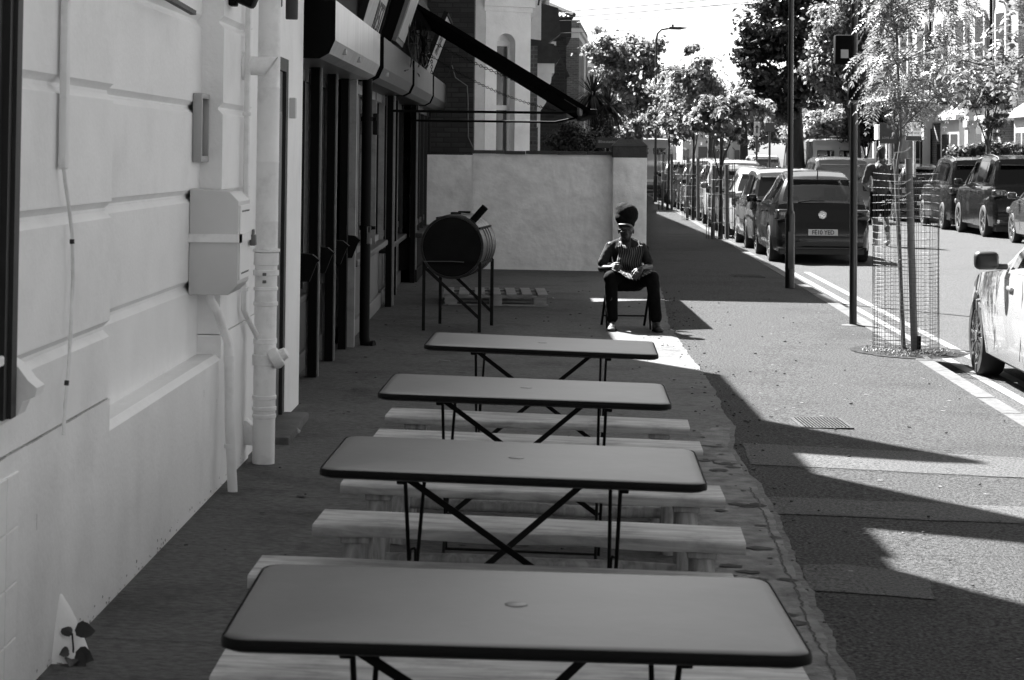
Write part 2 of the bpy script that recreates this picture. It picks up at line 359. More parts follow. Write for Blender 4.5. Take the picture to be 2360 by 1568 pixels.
# repair patches in the pavement
def patch(pts,m,name='pavement_patch',dz=.004):
    vs=[];
    n=len(pts)
    for i in range(n):
        a=Vector(pts[i]); b=Vector(pts[(i+1)%n])
        for k in range(10):
            p=a.lerp(b,k/10); p+=Vector((noise.noise(Vector((p.x*5,p.y*5,1))),noise.noise(Vector((p.x*5,p.y*5,7)))))*.02; vs.append((p.x,p.y,gz(p.x,p.y)+dz))
    return struct(MB().add(vs,[tuple(range(len(vs)))]).build(name,m,recalc=False))
patch([(1.36,11.55),(3.3,11.3),(3.35,12.1),(1.42,12.4)],'asphalt_pale')
patch([(1.28,9.95),(3.2,9.85),(3.25,10.35),(1.3,10.45)],'asphalt_pale')
patch([(1.2,8.2),(1.7,8.1),(1.75,8.55),(1.45,8.75),(1.25,8.7)],'asphalt_pale')
# pavement covers
def cover(px,py,wd,dp,label):
    c=gnd(px,py); t=thing('drain_cover',c,label,'drain cover',rz=.02)
    MB().rbox((0,0,.003),(wd,dp,.012),.003).build('cover_frame','asphalt_patch',t); m=MB()
    for i in range(14):
        x=-wd/2+.03+(wd-.06)*i/13; m.box(x-.004,x+.004,-dp/2+.02,dp/2-.02,.0095,.013)
    m.build('grate','black_matt',t)
cover(1722,637,.46,.5,'iron drain cover in the shaded pavement beyond the seated man')
cover(1893,977,.34,.5,'ribbed iron cover in the shaded pavement to the right of the benches')
# ================================================================ painted building on the left
def wprof(mb,y0,y1,prof,depth=.35,n=1):   # prof: [(off,z)...] bottom to top
    for i in range(n):
        a=y0+(y1-y0)*i/n; b=y0+(y1-y0)*(i+1)/n; k=len(mb.v); m=len(prof)
        for y in (a,b):
            for o,z in prof: mb.v.append((wx(y)+o,y,z))
            mb.v.append((wx(y)-depth-.15,y,prof[-1][1])); mb.v.append((wx(y)-depth-.15,y,prof[0][1]))
        q=m+2
        for j in range(q): mb.f.append((k+j,k+(j+1)%q,k+q+(j+1)%q,k+q+j))
        mb.f.append(tuple(k+j for j in range(q))); mb.f.append(tuple(k+q+j for j in range(q)))
def grooves(z0,z1,off,zs=(1.05,1.485,1.915,2.345,2.78),h=.030,d=.024):
    p=[(off,z0)]
    for z in zs:
        if z0+.05<z<z1-.05: p+=[(off,z-h),(off-d,z-.006),(off-d,z+.006),(off,z+h)]
    return p+[(off,z1)]
pb=thing('painted_building',(-1.5,9,0),'white painted building with grooved stucco wall beside the tables','building')
def loc(mb,o): mb.v=[(x-o.location.x,y-o.location.y,z-o.location.z) for x,y,z in mb.v]; return mb
TOP=3.0
m=MB()
wprof(m,2.0,7.5,grooves(.80,TOP,0)); wprof(m,7.5,10.12,grooves(.70,TOP,-.11)); wprof(m,10.12,11.15,grooves(.80,TOP,0))
wprof(m,11.15,11.85,[(-.012,.8),(-.012,TOP)]); wprof(m,11.85,12.78,[(0,2.28),(0,TOP)]); wprof(m,12.78,13.55,[(0,-.1),(0,TOP)])
loc(m,pb).build('wall','render_white',pb)
m=MB(); wprof(m,2.0,7.5,[(.006,-.15),(.006,.795)]); wprof(m,7.5,10.12,[(.006,-.15),(.006,.675),(-.02,.70)]); wprof(m,10.12,11.15,[(.006,-.15),(.006,.795)]); wprof(m,11.15,11.85,[(-.006,-.15),(-.006,.795)])
loc(m,pb).build('plinth','render_white',pb)
m=MB(); m.box(-9,-1.62,-8,13.55,TOP,9.2); m.box(-1.62,-1.45,-8,12.55,TOP,9.2); m.box(-1.62,-1.45,12.55,13.55,TOP,6.15); m.box(-9,-2.0,-8,13.5,-.2,TOP)
m.v=[v for v in m.v]; loc(m,pb).build('upper_wall','render_white',pb)
m=MB(); m.box(-9.1,-1.3,-8,13.5,9.2,9.35); m.box(-2.0,-1.42,-8,2.0,-.2,3.0); loc(m,pb).build('parapet','render_white',pb)
# crack between wall and plinth
m=MB()
for i in range(30):
    y=5.6+i*.062; z=.797+.008*noise.noise(Vector((y*4,0,0))); m.box(wx(y)+.0,wx(y)+.0075,y,y+.063,z-.0022,z+.001)
loc(m,pb).build('plaster_crack','grey_plastic',pb)
# tiles on the foot of the wall at the far left
m=MB()
for i in range(2):
    for j in range(6): m.rbox((wx(6)+.008,5.96+i*.145,.73-j*.165-.075),(.012,.139,.159),.003)
loc(m,pb).build('wall_tile','render_white_side',pb)
# door
m=MB(); 
for a,b,z0,z1 in ((11.85,11.92,0,2.28),(12.67,12.78,0,2.28),(11.92,12.67,2.2,2.28)): m.box(wx(12.3)-.10,wx(12.3)+.004,a,b,z0,z1)
df=loc(m,pb).build('door_frame','dark_wood',pb)
m=MB(); m.box(wx(12.3)-.12,wx(12.3)-.018,11.92,12.67,.03,2.2)
for z0,z1 in ((.2,.95),(1.15,1.95)): m.rbox((wx(12.3)-.018,12.31,(z0+z1)/2),(.025,.5,z1-z0),.01)
dr=loc(m,pb).build('door','door_brown',pb)
m=MB(); m.rbox((wx(12.3)-.03,12.0,1.08),(.03,.03,.14),.008); loc(m,pb).build('handle','galv',dr)
m=MB(); m.rbox((wx(12.1)+.03,12.25,.02),(.26,1.15,.12),.015); loc(m,pb).build('doorstep','stone_dark',pb,True)
m=MB(); m.rbox((wx(12.82)+.02,12.86,1.98),(.04,.07,.13),.006); loc(m,pb).build('door_chime','white_box',pb)
# window at the far left: dark post with moulded sill end
m=MB(); 
for x0,x1,y0,y1 in ((.0,.05,5.82,5.95),(.05,.062,5.86,5.92),(-.02,.03,5.4,5.82)): m.box(wx(6)+x0,wx(6)+x1,y0,y1,.93,3.0)
wf=loc(m,pb).build('window','dark_wood',pb)
m=MB(); m.box(wx(6)-.03,wx(6)-.012,5.0,5.6,.9,3.0); loc(m,pb).build('pane','glass_dark',wf)
m=MB(); m.prism([(wx(6.1)+a,b) for a,b in ((0,.93),(.06,.93),(.075,.97),(.11,.985),(.115,1.01),(.09,1.03),(.06,1.07),(.03,1.09),(0,1.09))],5.94,6.04,'y'); m.rbox((wx(6)+.02,5.8,1.10),(.06,.35,.03),.006); m.tube([(wx(6)+.02,5.5,.915),(wx(6)+.03,5.96,.925)],.013)
loc(m,pb).build('sill_bracket','render_white',wf)
# ---- soil pipe
def soilpipe():
    c=gnd(607,1071); t=thing('soil_pipe',c,'thick white painted cast iron soil pipe running up beside the brown door','pipe')
    pr=[(.060,-.02),(.060,.20)]
    def ring(z,r=.066,h=.02): return [(.0605,z-h),(r,z-h+.003),(r,z+h-.003),(.0605,z+h)]
    for z,r,h in ((.26,.064,.012),(.30,.066,.012),(.36,.065,.012),(.56,.068,.03),(.66,.064,.015)): pr+=ring(z,r,h)
    pr+=[(.060,.72)]
    for z,r,h in ((.98,.066,.012),(1.06,.066,.01),(1.145,.07,.016)): pr+=ring(z-.12,r,h)
    pr+=ring(1.10,.068,.035)+ring(1.145,.074,.01)
    for z in (1.30,1.62,2.02,2.6): pr+=ring(z,.0615,.006)
    pr+=[(.060,4.2)]; pr.sort(key=lambda a:a[1]); MB().lathe(pr,n=28).build('pipe','pipe_paint',t,True)
    MB().lathe([(.052,0),(.058,.02),(.05,.05),(.034,.055),(.03,.085),(.02,.09)],(0,0,0),18,M=Matrix.Rotation(R(60),3,'Y')@Matrix.Rotation(R(0),3,'X')).build('access_cap','pipe_paint',t,True).location=(.045,-.04,.56)
    m=MB()
    for z in (.98,1.02): m.rbox((.0,-.068,z),(.02,.02,.016),.003)
    m.build('bolt','galv',t)
soilpipe()
def wallthing(name,px,py,off,label,cat): return thing(name,onwall(px,py,off),label,cat)
# thin overflow pipe joining it
p0=onwall(573,20,.03); t=thing('overflow_pipe',(p0.x,10.75,.9),'thin white pipe running down the wall and bending into the soil pipe','pipe')
m=MB(); pts=[(p0.x,10.75,4.0),(p0.x,10.75,.87),(p0.x+.01,10.8,.83),(p0.x+.06,10.98,.68)]
m.tube([Vector(p)-t.location for p in pts],.016); m.build('pipe','pipe_paint',t,True)
m=MB(); 
for z in (1.9,1.2,.98): m.rbox((p0.x-t.location.x,0,z-.9),(.045,.03,.02),.004)
m.build('pipe_clip','pipe_paint',t)
# round vent cowl
c=onwall(560,152,0); t=thing('flue_vent',c,'round white flue vent hood sticking out of the wall high beside the soil pipe','vent')
MB().lathe([(.075,0),(.075,.012),(.07,.016)],axis='x',n=24).build('collar','pipe_paint',t,True)
m=MB(); 
k=24; 
for i,(x,zz) in enumerate(((0,0),(.10,0),(.15,0))):
    for j in range(k):
        a=2*PI*j/k; xx=x+(.035*math.sin(a) if i==2 else 0); m.v.append((xx,.05*math.cos(a),.05*math.sin(a)))
for i in range(2):
    for j in range(k): a=i*k+j; b=i*k+(j+1)%k; m.f.append((a,b,b+k,a+k))
m.build('hood','pipe_paint',t,True)
# notice case
c=onwall(453,295,-.11); t=thing('notice_case',c,'narrow framed notice case fixed high on the white wall above the metal box','notice case')
m=MB(); w_,h_=.25,.335
for y0,y1,z0,z1 in ((-w_/2,-w_/2+.025,-h_/2,h_/2),(w_/2-.025,w_/2,-h_/2,h_/2),(-w_/2+.025,w_/2-.025,h_/2-.025,h_/2),(-w_/2+.025,w_/2-.025,-h_/2,-h_/2+.03)): m.box(0,.045,y0,y1,z0,z1)
m.build('frame','grey_plastic',t,bevel=.004)
MB().box(.002,.006,-w_/2+.025,w_/2-.025,-h_/2+.03,h_/2-.025).build('backing','grey_paint',t)
m=MB(); m.box(.007,.009,-.08,.07,-.1,.11); m.build('paper','white_clean',t)
m=MB(); random.seed(5)
for i in range(9): m.box(.0095,.0102,-.07,-.07+random.uniform(.06,.12),.09-i*.02,.096-i*.02)
m.build('print','sign_black',t)
# metal box with strap and padlock
t=thing('meter_box',(wx(10)-.11,10.04,1.262),'large pale metal box on the wall with a padlocked strap round its middle','metal box')
m=MB(); m.prism([(0,-.25),(.19,-.25),(.235,-.20),(.235,.20),(.19,.245),(0,.26)],-.21,.21,'y'); bx=m.build('box_body','white_box',t,bevel=.004)
m=MB(); m.rbox((.238,0,-.0),(.008,.36,.36),.003); cv=m.build('cover_plate','white_clean',t)
m=MB()
for z in (.15,-.15):
    for i in range(7): m.box(.2425,.2435,-.13+i*.04,-.105+i*.04,z-.004,z+.004)
m.build('louvre_slot','sign_black',t)
m=MB(); m.box(-.0,.255,-.226,-.212,.003,.043); m.box(.243,.255,-.226,.235,.003,.043); m.box(-.02,0,-.235,-.212,0,.045)
m.rbox((.06,-.218,.023),(.014,.01,.014),.003); m.rbox((.16,-.218,.023),(.014,.01,.014),.003)
m.build('strap','pipe_paint',t)
m=MB(); m.rbox((.262,.15,.0),(.03,.05,.055),.006); m.tube([(.262,.13,.02),(.262,.13,.05),(.262,.17,.05),(.262,.17,.02)],.005); m.build('padlock','galv',t,True)
# pipe below the box
c=gnd(537,1137); t=thing('drain_pipe',c,'white pipe bending down from the metal box to the pavement','pipe')
top=Vector((wx(10)-.11+.09,9.95,1.04))-c; m=MB(); m.tube([top,top+Vector((0,0,-.06)),top+Vector((.03,.02,-.12)),(-.035,.0,.74),(-.03,0,.66),(-.02,0,.3),(0,0,-.02)],[.022]*4+[.024]*3,12); m.build('pipe','pipe_paint',t,True)
m=MB(); m.lathe([(.027,0),(.027,.03)],(-.03,0,.64)); m.lathe([(.028,0),(.028,.02)],(-.02,0,.22)); m.build('coupling','pipe_paint',t,True)
# wedge vent hood
c=onwall(562,1000,0); t=thing('wedge_vent',c,'small white wedge shaped vent hood low on the wall left of the soil pipe','vent')
m=MB(); m.prism([(0,.075),(.02,.075),(.05,.045),(.075,0),(.085,-.045),(.08,-.06),(0,-.05)],-.05,.05,'y'); m.build('hood','pipe_paint',t,bevel=.003)
MB().box(-.002,.006,-.065,.065,-.08,.085).build('backplate','pipe_paint',t)
# conduit and loose cable at the left
p=onwall(146,383,.02); t=thing('cable_conduit',p,'white conduit ending halfway down the wall with a loose cable hanging from it','cable')
m=MB(); m.rbox((0,0,.8),(.025,.05,1.62),.006); m.build('trunking','pipe_paint',t,True)
q=[onwall(*a,.02)-p for a in ((146,380),(150,420),(158,470),(166,540),(168,640),(163,760),(158,850),(150,930),(146,1003))]
MB().tube(q,.0065).build('cable','pipe_paint',t,True)
q=[onwall(a,b,.03)-p for a,b in ((166,552),(166,562))]; q2=[onwall(a,b,.03)-p for a,b in ((154,878),(153,888))]
MB().tube(q,.008).tube(q2,.008).build('clip','sign_black',t)
# metal strip near the top of the wall
a=onwall(380,-8,.0); b_=onwall(446,30,0); t=thing('wall_batten',a,'short dark metal strip fixed near the top of the white wall','strip'); MB().bar((0,0,0),b_-a,.02,.025,up=(1,0,0)).build('strip','grey_paint',t)
# scuffs and chips
random.seed(14); m=MB()
for px,py,h in ((85,1185,.05),(408,1240,.10),(500,920,.05),(470,900,.03),(455,1260,.04),(366,1330,.03),(410,1310,.05)):
    c=onwall(px,py,.0065); n=8
    P=[[Vector((c.x,c.y+.0015*math.sin(k*2)-w_,c.z-h*k/n)) for w_ in (-.002,.002)] for k in range(n+1)]; m.grid(P)
for i in range(110):
    y=random.uniform(6.4,11.0); s_=random.uniform(.003,.011); z=gz(-1.45,y)+.002+random.random()**2*.06; x=wx(y)+.0075; pts=[Vector((x,y+s_*math.cos(a)*random.uniform(.6,1.5),z+s_*.7*math.sin(a)*random.uniform(.6,1.2))) for a in [k*PI/3 for k in range(6)]]; m.add(pts,[tuple(range(6))])
o=m.build('scuff_marks','grey_light_paint',None,recalc=False); tag(o,'small dark chips and scuffs along the foot of the white wall','scuffs',kind='stuff')
# wall lights
for px,py,lab in ((547,8,'black floodlight at the top of the white wall left of the soil pipe'),(652,12,'black cylinder wall light at the top of the wall right of the soil pipe')):
    c=onwall(px-18,py-14,0); t=thing('wall_light',c,lab,'wall light')
    MB().rbox((.02,0,0),(.04,.09,.09),.008).build('bracket','black_paint',t,True)
    if px<600: MB().rbox((.09,0,.0),(.1,.14,.09),.02,M=Euler((0,.4,0)).to_matrix()).build('lamp_head','black_paint',t,True)
    else: MB().lathe([(.035,-.12),(.037,-.11),(.037,.06),(.03,.07)],(.10,0,0)).build('lamp_head','grey_paint',t,True); 
# plaster cone and weed at the foot of the wall
c=gnd(193,1518); t=thing('plaster_buttress',(wx(c.y)+.0,c.y,c.z),'small white plaster cone built against the foot of the wall','buttress')
m=MB(); m.lathe([(.115,-.01),(.105,.02),(.072,.09),(.038,.165),(.012,.205),(.001,.215)],n=24)
for i,v in enumerate(m.v): 
    q=Vector(v); q+=q.normalized()*.008*noise.noise(q*14); m.v[i]=(q.x,q.y*1.1,q.z)
m.build('cone','render_white',t,True)
LEAFD=leafmat('leaf_dark_weed',.03,.2)
def leafshape(mb,base,dirv,L,wd,up=Vector((0,0,1)),droop=.2,n=4):
    d=Vector(dirv).normalized(); u=d.cross(up); 
    if u.length<.01: u=Vector((1,0,0))
    u.normalize(); nn=u.cross(d); P=[]
    for i in range(n+1):
        t=i/n; p=Vector(base)+d*L*t-nn*0+Vector((0,0,-droop*L*t*t)); ww=wd*math.sin(PI*min(1,.06+t*.94))**.7*.5; P.append([p-u*ww+nn*ww*.3,p,p+u*ww+nn*ww*.3])
    mb.grid(P)
c=gnd(168,1528); t=thing('weed',c,'small dark leaved weed growing at the foot of the white plaster cone','weed')
m=MB(); random.seed(4)
for a,h,L,el in ((.1,.03,.075,.25),(.5,.10,.08,.5),(2.6,.03,.06,.4),(2.2,.09,.05,.8),(-.6,.02,.07,.2),(3.4,.02,.05,.3),(-1.4,.02,.06,.2),(-2.2,.04,.05,.5)): leafshape(m,(.012*math.cos(a),.012*math.sin(a)-.02,h),(math.cos(a),math.sin(a)*.6-.5,el),L,L*.75,up=Vector((.2,-.8,.6)),droop=.35)
m.build('leaf',LEAFD,t,True); MB().tube([(0,-.01,0),(.004,-.015,.05),(0,-.02,.10)],.003).build('stem','bark',t)
# ================================================================ shop row
sb=thing('shop_building',(-1.4,22,0),'dark brick shop row with closed fronts under steel shutter boxes','building')
U=[(13.6,17.72),(17.95,22.35),(22.5,26.65),(26.8,30.6)]
m=MB()
m.box(-9,-1.62,13.56,30.6,-.2,4.5); m.box(-9,-1.40,13.56,20.9,4.5,6.15); m.box(-1.62,-1.36,13.56,20.9,2.75,4.5); m.box(-1.62,-1.28,20.9,30.6,2.75,4.5)
loc(m,sb).build('upper_wall',BRICK_DARK,sb)
m=MB()   # unseen teeth added on the parapet, shaped to cast the finger shadows
for y0,y1,h in ((16.75,18.2,8.3),(14.4,15.95,8.7)): m.prism([(y0,6.15),(y1,6.15),(y1,h),(y1-.12,h)],-1.75,-1.42,'x')
loc(m,sb).split('shadow_tooth',BRICK_DARK,sb)
posts=MB(); cream=MB()
for y,o,s_ in ((13.75,-.10,.10),(14.2,-.16,.05),(15.2,-.06,.07),(16.4,-.06,.07),(17.45,-.05,.13),(17.9,-.08,.05),(22.42,-.02,.10),(23.3,-.10,.06),(24.3,-.1,.05),(26.72,-.02,.13),(27.6,-.12,.05),(28.8,-.12,.05),(30.3,-.05,.1)):
    posts.box(wx(y)+o-.065,wx(y)+o,y-s_/2,y+s_/2,-.1,2.36)
pq=loc(posts,sb).split('post','black_paint',sb)
for y,o,s_ in ((15.25,-.05,.025),(16.45,-.05,.022),(17.66,0,.12),(22.62,-.01,.05),(26.9,-.01,.06),(24.42,-.1,.05)): cream.box(wx(y)+o-.1,wx(y)+o,y-s_/2,y+s_/2,-.05,2.34)
loc(cream,sb).split('shutter_rail','cream_paint',sb)
for k,(a,b) in enumerate(U):
    yc=(a+b)/2; rec=(-.24,-.13,-.2,-.05)[k]; mt_={0:'grey_paint',1:'grey_light_paint',2:'grey_paint',3:'soot'}[k]
    m=MB(); m.box(wx(yc)-.5,wx(yc)+rec,a,b,-.1,.60 if k!=1 else .70); m.box(wx(yc)-.5,wx(yc)+rec+.03,a,b,-.1,.18); loc(m,sb).build('stall_riser',mt_,sb,bevel=.008)
    m=MB(); m.rbox((wx(yc)+rec+.02,yc,.63 if k!=1 else .73),(.16,b-a-.02,.06),.012); loc(m,sb).build('sill','grey_paint' if k!=1 else 'grey_light_paint',sb)
    f=MB(); n=4
    for i in range(n+1):
        y=a+.04+(b-a-.08)*i/n; f.box(wx(y)+rec-.04,wx(y)+rec+.02,y-.03,y+.03,.66,2.4)
    f.box(wx(yc)+rec-.04,wx(yc)+rec+.02,a,b,2.25,2.4); f.box(wx(yc)+rec-.045,wx(yc)+rec-.0,a,b,.75,.82)
    fr=loc(f,sb).build('window_frame',{0:'dark_wood',1:'cream_paint',2:'dark_wood',3:'dark_wood'}[k],sb)
    gl=MB(); gl.box(wx(yc)+rec-.06,wx(yc)+rec-.05,a,b,.66,2.4); loc(gl,sb).build('pane','glass_dark' if k!=1 else 'glass_house',fr)
    # shutter box
    s=MB(); yl,yh=a+.12,b-.1 if k<3 else b; d={0:0,1:.0,2:0,3:0}[k]
    pr=[(-.3,2.335),(.09,2.335),(.155,2.37),(.195,2.46),(.195,2.73),(-.3,2.735)]
    s.add([(wx(y)+o,y,z) for y in (yl,yh) for o,z in pr],[tuple(range(6)),tuple(range(6,12))]+[(i,(i+1)%6,6+(i+1)%6,6+i) for i in range(6)])
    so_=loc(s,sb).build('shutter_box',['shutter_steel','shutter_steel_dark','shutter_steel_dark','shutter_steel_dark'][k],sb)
    e=MB(); e.add([(wx(yl)+o,yl-.004,z) for o,z in pr]+[(wx(yl)+o,yl-.0005,z) for o,z in pr],[tuple(range(6)),tuple(range(6,12))]+[(i,(i+1)%6,6+(i+1)%6,6+i) for i in range(6)]); loc(e,sb).build('end_plate','black_matt',so_)
    if k<2:
        e=MB()
        for q in ((.2,.5) if k==0 else (.12,)): y=yl+(yh-yl)*q; e.box(wx(y)+.15,wx(y)+.197,y,y+.06,2.40,2.44)
        loc(e,sb).split('label','sign_white',so_)
# brackets halfway up the first unit
m=MB()
for y in (14.3,15.35,16.55,17.6): m.prism([(wx(y)-.10,.80),(wx(y)-.02,.80),(wx(y)+.03,.93),(wx(y)+.05,.95),(wx(y)-.0,.99),(wx(y)-.10,1.0)],y-.04,y+.04,'y')
loc(m,sb).split('bracket','black_paint',sb)
m=MB()
for y,o,z in ((21.0,-.1,2.0),(19.6,-.09,1.95)): m.rbox((wx(y)+o,y,z),(.05,.2,.22),.01)
loc(m,sb).split('lock_case','soot',sb)
# fascia backing
m=MB(); m.box(wx(16)-.02,wx(16)+.05,13.6,20.8,2.76,4.3); m.box(wx(25)-.05,wx(25)+.02,20.95,30.5,2.76,3.5); loc(m,sb).build('fascia','soot',sb)
# brick return at the end of the row, painted below
m=MB(); m.box(-2.2,-.575,30.62,31.2,1.70,7.5); loc(m,sb).build('end_wall',BRICK_SOOT,sb)
m=MB(); m.box(-2.2,-.55,30.155,31.2,-.2,1.69); loc(m,sb).build('end_wall_foot','wall_old_white',sb)
# black downpipe
c=gnd(838,806); t=thing('rainwater_pipe',(wx(17.9)+.07,17.85,0),'black rainwater pipe running down between the first two shop fronts','pipe')
MB().tube([(0,0,2.35),(0,0,.10),(.012,-.02,.04),(.05,-.03,0.02),(.09,-.04,.02)],[.045,.045,.05,.052,.055],14).build('pipe','black_paint',t,True)
m=MB(); 
for z in (1.05,2.0): m.lathe([(.055,-.02),(.055,.02)],(0,0,z),16); m.rbox((.02,-.0,z),(.13,.02,.03),.003)
m.split('pipe_clip','black_paint',t)
m=MB(); m.rbox((.03,-.055,.96),(.03,.02,.10),.006); m.tube([(.02,-.055,1.0),(.02,-.055,1.06),(.045,-.055,1.06),(.045,-.055,1.0)],.006); m.build('padlock','galv',t)
# signs above the shutter boxes
def board(y0,y1,z0,z1,o0,o1,label,mt_,txt,sz,name='shop_sign'):
    c=Vector((wx((y0+y1)/2)+o0,(y0+y1)/2,z0)); t=thing(name,c,label,'shop sign'); h=math.hypot(z1-z0,o1-o0); an=math.atan2(o1-o0,z1-z0)
    M=Matrix.Rotation(an,4,'Y'); L=y1-y0
    MB().box(-.03,.0,-L/2,L/2,0,h,M=M).build('panel',mt_,t); f=MB()
    for a in ((-L/2-.03,-L/2,0,h),(L/2,L/2+.03,0,h),(-L/2,L/2,h,h+.03),(-L/2,L/2,-.03,0)): f.box(-.04,.02,a[0],a[1],a[2],a[3],M=M)
    f.build('frame','soot' if mt_!='sign_black' else 'galv',t)
    for s_,z,dy in txt: text(s_,sz,MATS['sign_black' if mt_!='sign_black' else 'sign_white'],t,M@Matrix.Translation((.003,dy,z))@Euler((PI/2,0,PI/2)).to_matrix().to_4x4())
    return t
board(17.2,19.35,2.78,3.55,.04,.26,'white tilted shop sign with dark capital letters above the nearest shutter boxes','sign_white',(('ERS',.52,.35),('REST',.16,.55)),.42)
t=board(26.9,29.2,2.80,3.55,.05,.33,'pale tilted sign with faded letters above the farthest shutter boxes','sign_white',(('S U L',.4,0),),.36)
c=Vector((wx(20.6)+.02,20.6,2.85)); t=thing('light_box',c,'grey light box with black end hanging above the second shutter box','light box')
M=Matrix.Rotation(R(18),4,'Y'); MB().box(0,.14,-.55,.7,0,.62,M=M).build('box','grey_light_paint',t); MB().box(-.005,.10,-.58,-.551,-.02,.64,M=M).build('end_cap','black_matt',t); MB().box(.142,.15,-.5,.6,.05,.56,M=M).build('panel','sign_white',t)
# loose cables
t=thing('loose_cables',(wx(23)+.1,23,2.8),'tangle of loose dark cables hanging in front of the shop fascia','cable'); m=MB(); random.seed(8)
for i in range(14):
    y=random.uniform(-2,3.5); z=random.uniform(.35,.8); pts=[]
    for k in range(9): pts.append((.06+.05*random.random(),y+k*random.uniform(-.06,.14),z-k*.09+.05*math.sin(k)))
    m.tube(pts,.006,5)
m.split('cable','sign_black',t)
t=thing('wall_cable',(-1.0,30.5,0),'thin pale cable trailing down the sooty brick end wall','cable')
q=[at(*a,30.5)-t.location for a in ((1046,0),(1046,35),(1100,205),(1102,210),(1108,245),(1140,268),(1145,272),(1146,330),(1158,360))]
q=[at((700+a/2.95)*.944,(b/2.95)*.944,30.5)-t.location for a,b in ((1190,470),(1215,560),(1300,620),(1305,700),(1308,990),(1345,1070))]
MB().tube(q,.008,5).build('cable','grey_light_paint',t)
q=[at((700+a/2.95)*.944,(b/2.95)*.944,30.5)-t.location for a,b in ((1130,575),(1165,540),(1180,480),(1195,400))]
MB().tube(q,.007,5).build('cable','sign_black',t)
# ---- awning, folded down
mat('awning_black',.003,.95,spec=.02)
c=Vector((-.24,19.6,1.25)); t=thing('smoke',c,'faint smoke drifting up from the drum barbecue chimney','smoke'); t['kind']='stuff'
sm=D.materials.new('smoke'); sm.use_nodes=True; n=sm.node_tree; n.nodes.clear(); o_=n.nodes.new('ShaderNodeOutputMaterial'); v_=n.nodes.new('ShaderNodeVolumePrincipled'); v_.inputs['Color'].default_value=(.9,.9,.9,1); n.links.new(v_.outputs[0],o_.inputs['Volume'])
tc=n.nodes.new('ShaderNodeTexCoord'); nz=n.nodes.new('ShaderNodeTexNoise'); nz.inputs['Scale'].default_value=6; nz.inputs['Detail'].default_value=3; n.links.new(tc.outputs['Object'],nz.inputs['Vector']); r_=n.nodes.new('ShaderNodeMapRange'); r_.inputs['From Min'].default_value=.5; r_.inputs['From Max'].default_value=.75; r_.inputs['To Min'].default_value=0; r_.inputs['To Max'].default_value=3.0; n.links.new(nz.outputs['Fac'],r_.inputs['Value']); n.links.new(r_.outputs[0],v_.inputs['Density'])
m=MB(); m.tube([(0,0,-.06),(.02,0,.02),(.05,0,.12),(.12,.02,.22),(.2,.02,.3)],[.02,.04,.06,.08,.05],12); m.build('plume',sm,t,True); t.children[0]['kind']='stuff'
t=thing('awning',(wx(24)+.0,24.1,2.15),'long black awning slanting down from the shop front with chains and thin arms','awning')
def L(p): return Vector(p)-t.location
yn,yf=22.2,26.0; xa,za=-1.08,3.36; xb,zb=.86,2.20
m=MB(); P=[]
for i in range(9):
    s_=i/8; x=xa+(xb-xa)*s_; z=za+(zb-za)*s_-.03*math.sin(PI*s_)
    P.append([L((x,yn+(yf-yn)*j/10,z-.012*math.sin(PI*j/10))) for j in range(11)])
P2=[[p+Vector((0,0,-.025)) for p in r] for r in P]
m.grid(P); m.grid(P2)
for j in (0,10): m.grid([[P[i][j] for i in range(9)],[P2[i][j] for i in range(9)]])
m.build('canvas','awning_black',t,True)
m=MB(); d=Vector((xb-xa,0,zb-za)).normalized()
for y in (yn,yf): m.bar(L((xa,y,za-.03)),L((xb,y,zb-.03)),.05,.10,up=(0,1,0))
m.split('side_rail','awning_black',t)
MB().rbox(L((xb+.02,24.1,zb-.03)),(.10,3.9,.07),.012).build('front_bar','black_paint',t,True)
MB().box(*[a-b for a,b in ((xa-.25,t.location.x),(xa+.05,t.location.x),(yn-.05,t.location.y),(yf+.05,t.location.y),(za-.08,t.location.z),(za+.12,t.location.z))]).build('cassette','black_paint',t)
for y,z in ((yn,2.165),(yf,2.125)):
    m=MB(); m.tube([L((wx(y)-.02,y,z)),L((.55,y,z-.005)),L((xb-.05,y,z+.05))],.014,8); m.build('arm','black_paint',t,True)
MB().lathe([(.02,0),(.03,.02),(.03,.1),(.02,.12)],L((xb-.12,yn-.02,2.13)),12).rbox(L((xb-.2,yn,2.27)),(.2,.02,.035),.005,M=Euler((0,.55,0)).to_matrix()).build('hinge','galv',t,True)
for (a,b),sag in (((L((-1.1,yn+.2,3.05)),L((xb-.25,yn+.25,2.33))),.10),((L((-1.0,yf-.3,2.92)),L((xb-.3,yf-.3,2.26))),.14)):
    a=Vector(a); b=Vector(b); n=60; m=MB()
    for i in range(n):
        s_=(i+.5)/n; p=a.lerp(b,s_)+Vector((0,0,-sag*4*s_*(1-s_)*.6)); dr_=(b-a).normalized()
        l=(b-a).length/n*.78; u=Vector((0,1,0)) if i%2 else dr_.cross(Vector((0,1,0)))
        pts=[p+dr_*l*.62*math.cos(k*PI/4)+u*.014*math.sin(k*PI/4) for k in range(9)]; m.tube(pts,.0042,5,False)
    m.build('chain','steel_black',t)
m=MB()
for x,y in ((-1.12,26.4),(-1.05,27.5)):
    for i in range(22):
        u=Vector((1,0,0)) if i%2 else Vector((0,1,0)); p=L((x,y-.9,3.15-i*.035)); pts=[p+Vector((0,0,.022))*math.cos(k*PI/4)+u*.012*math.sin(k*PI/4) for k in range(9)]; m.tube(pts,.004,5,False)
m.build('hanging_chain','steel_black',t)
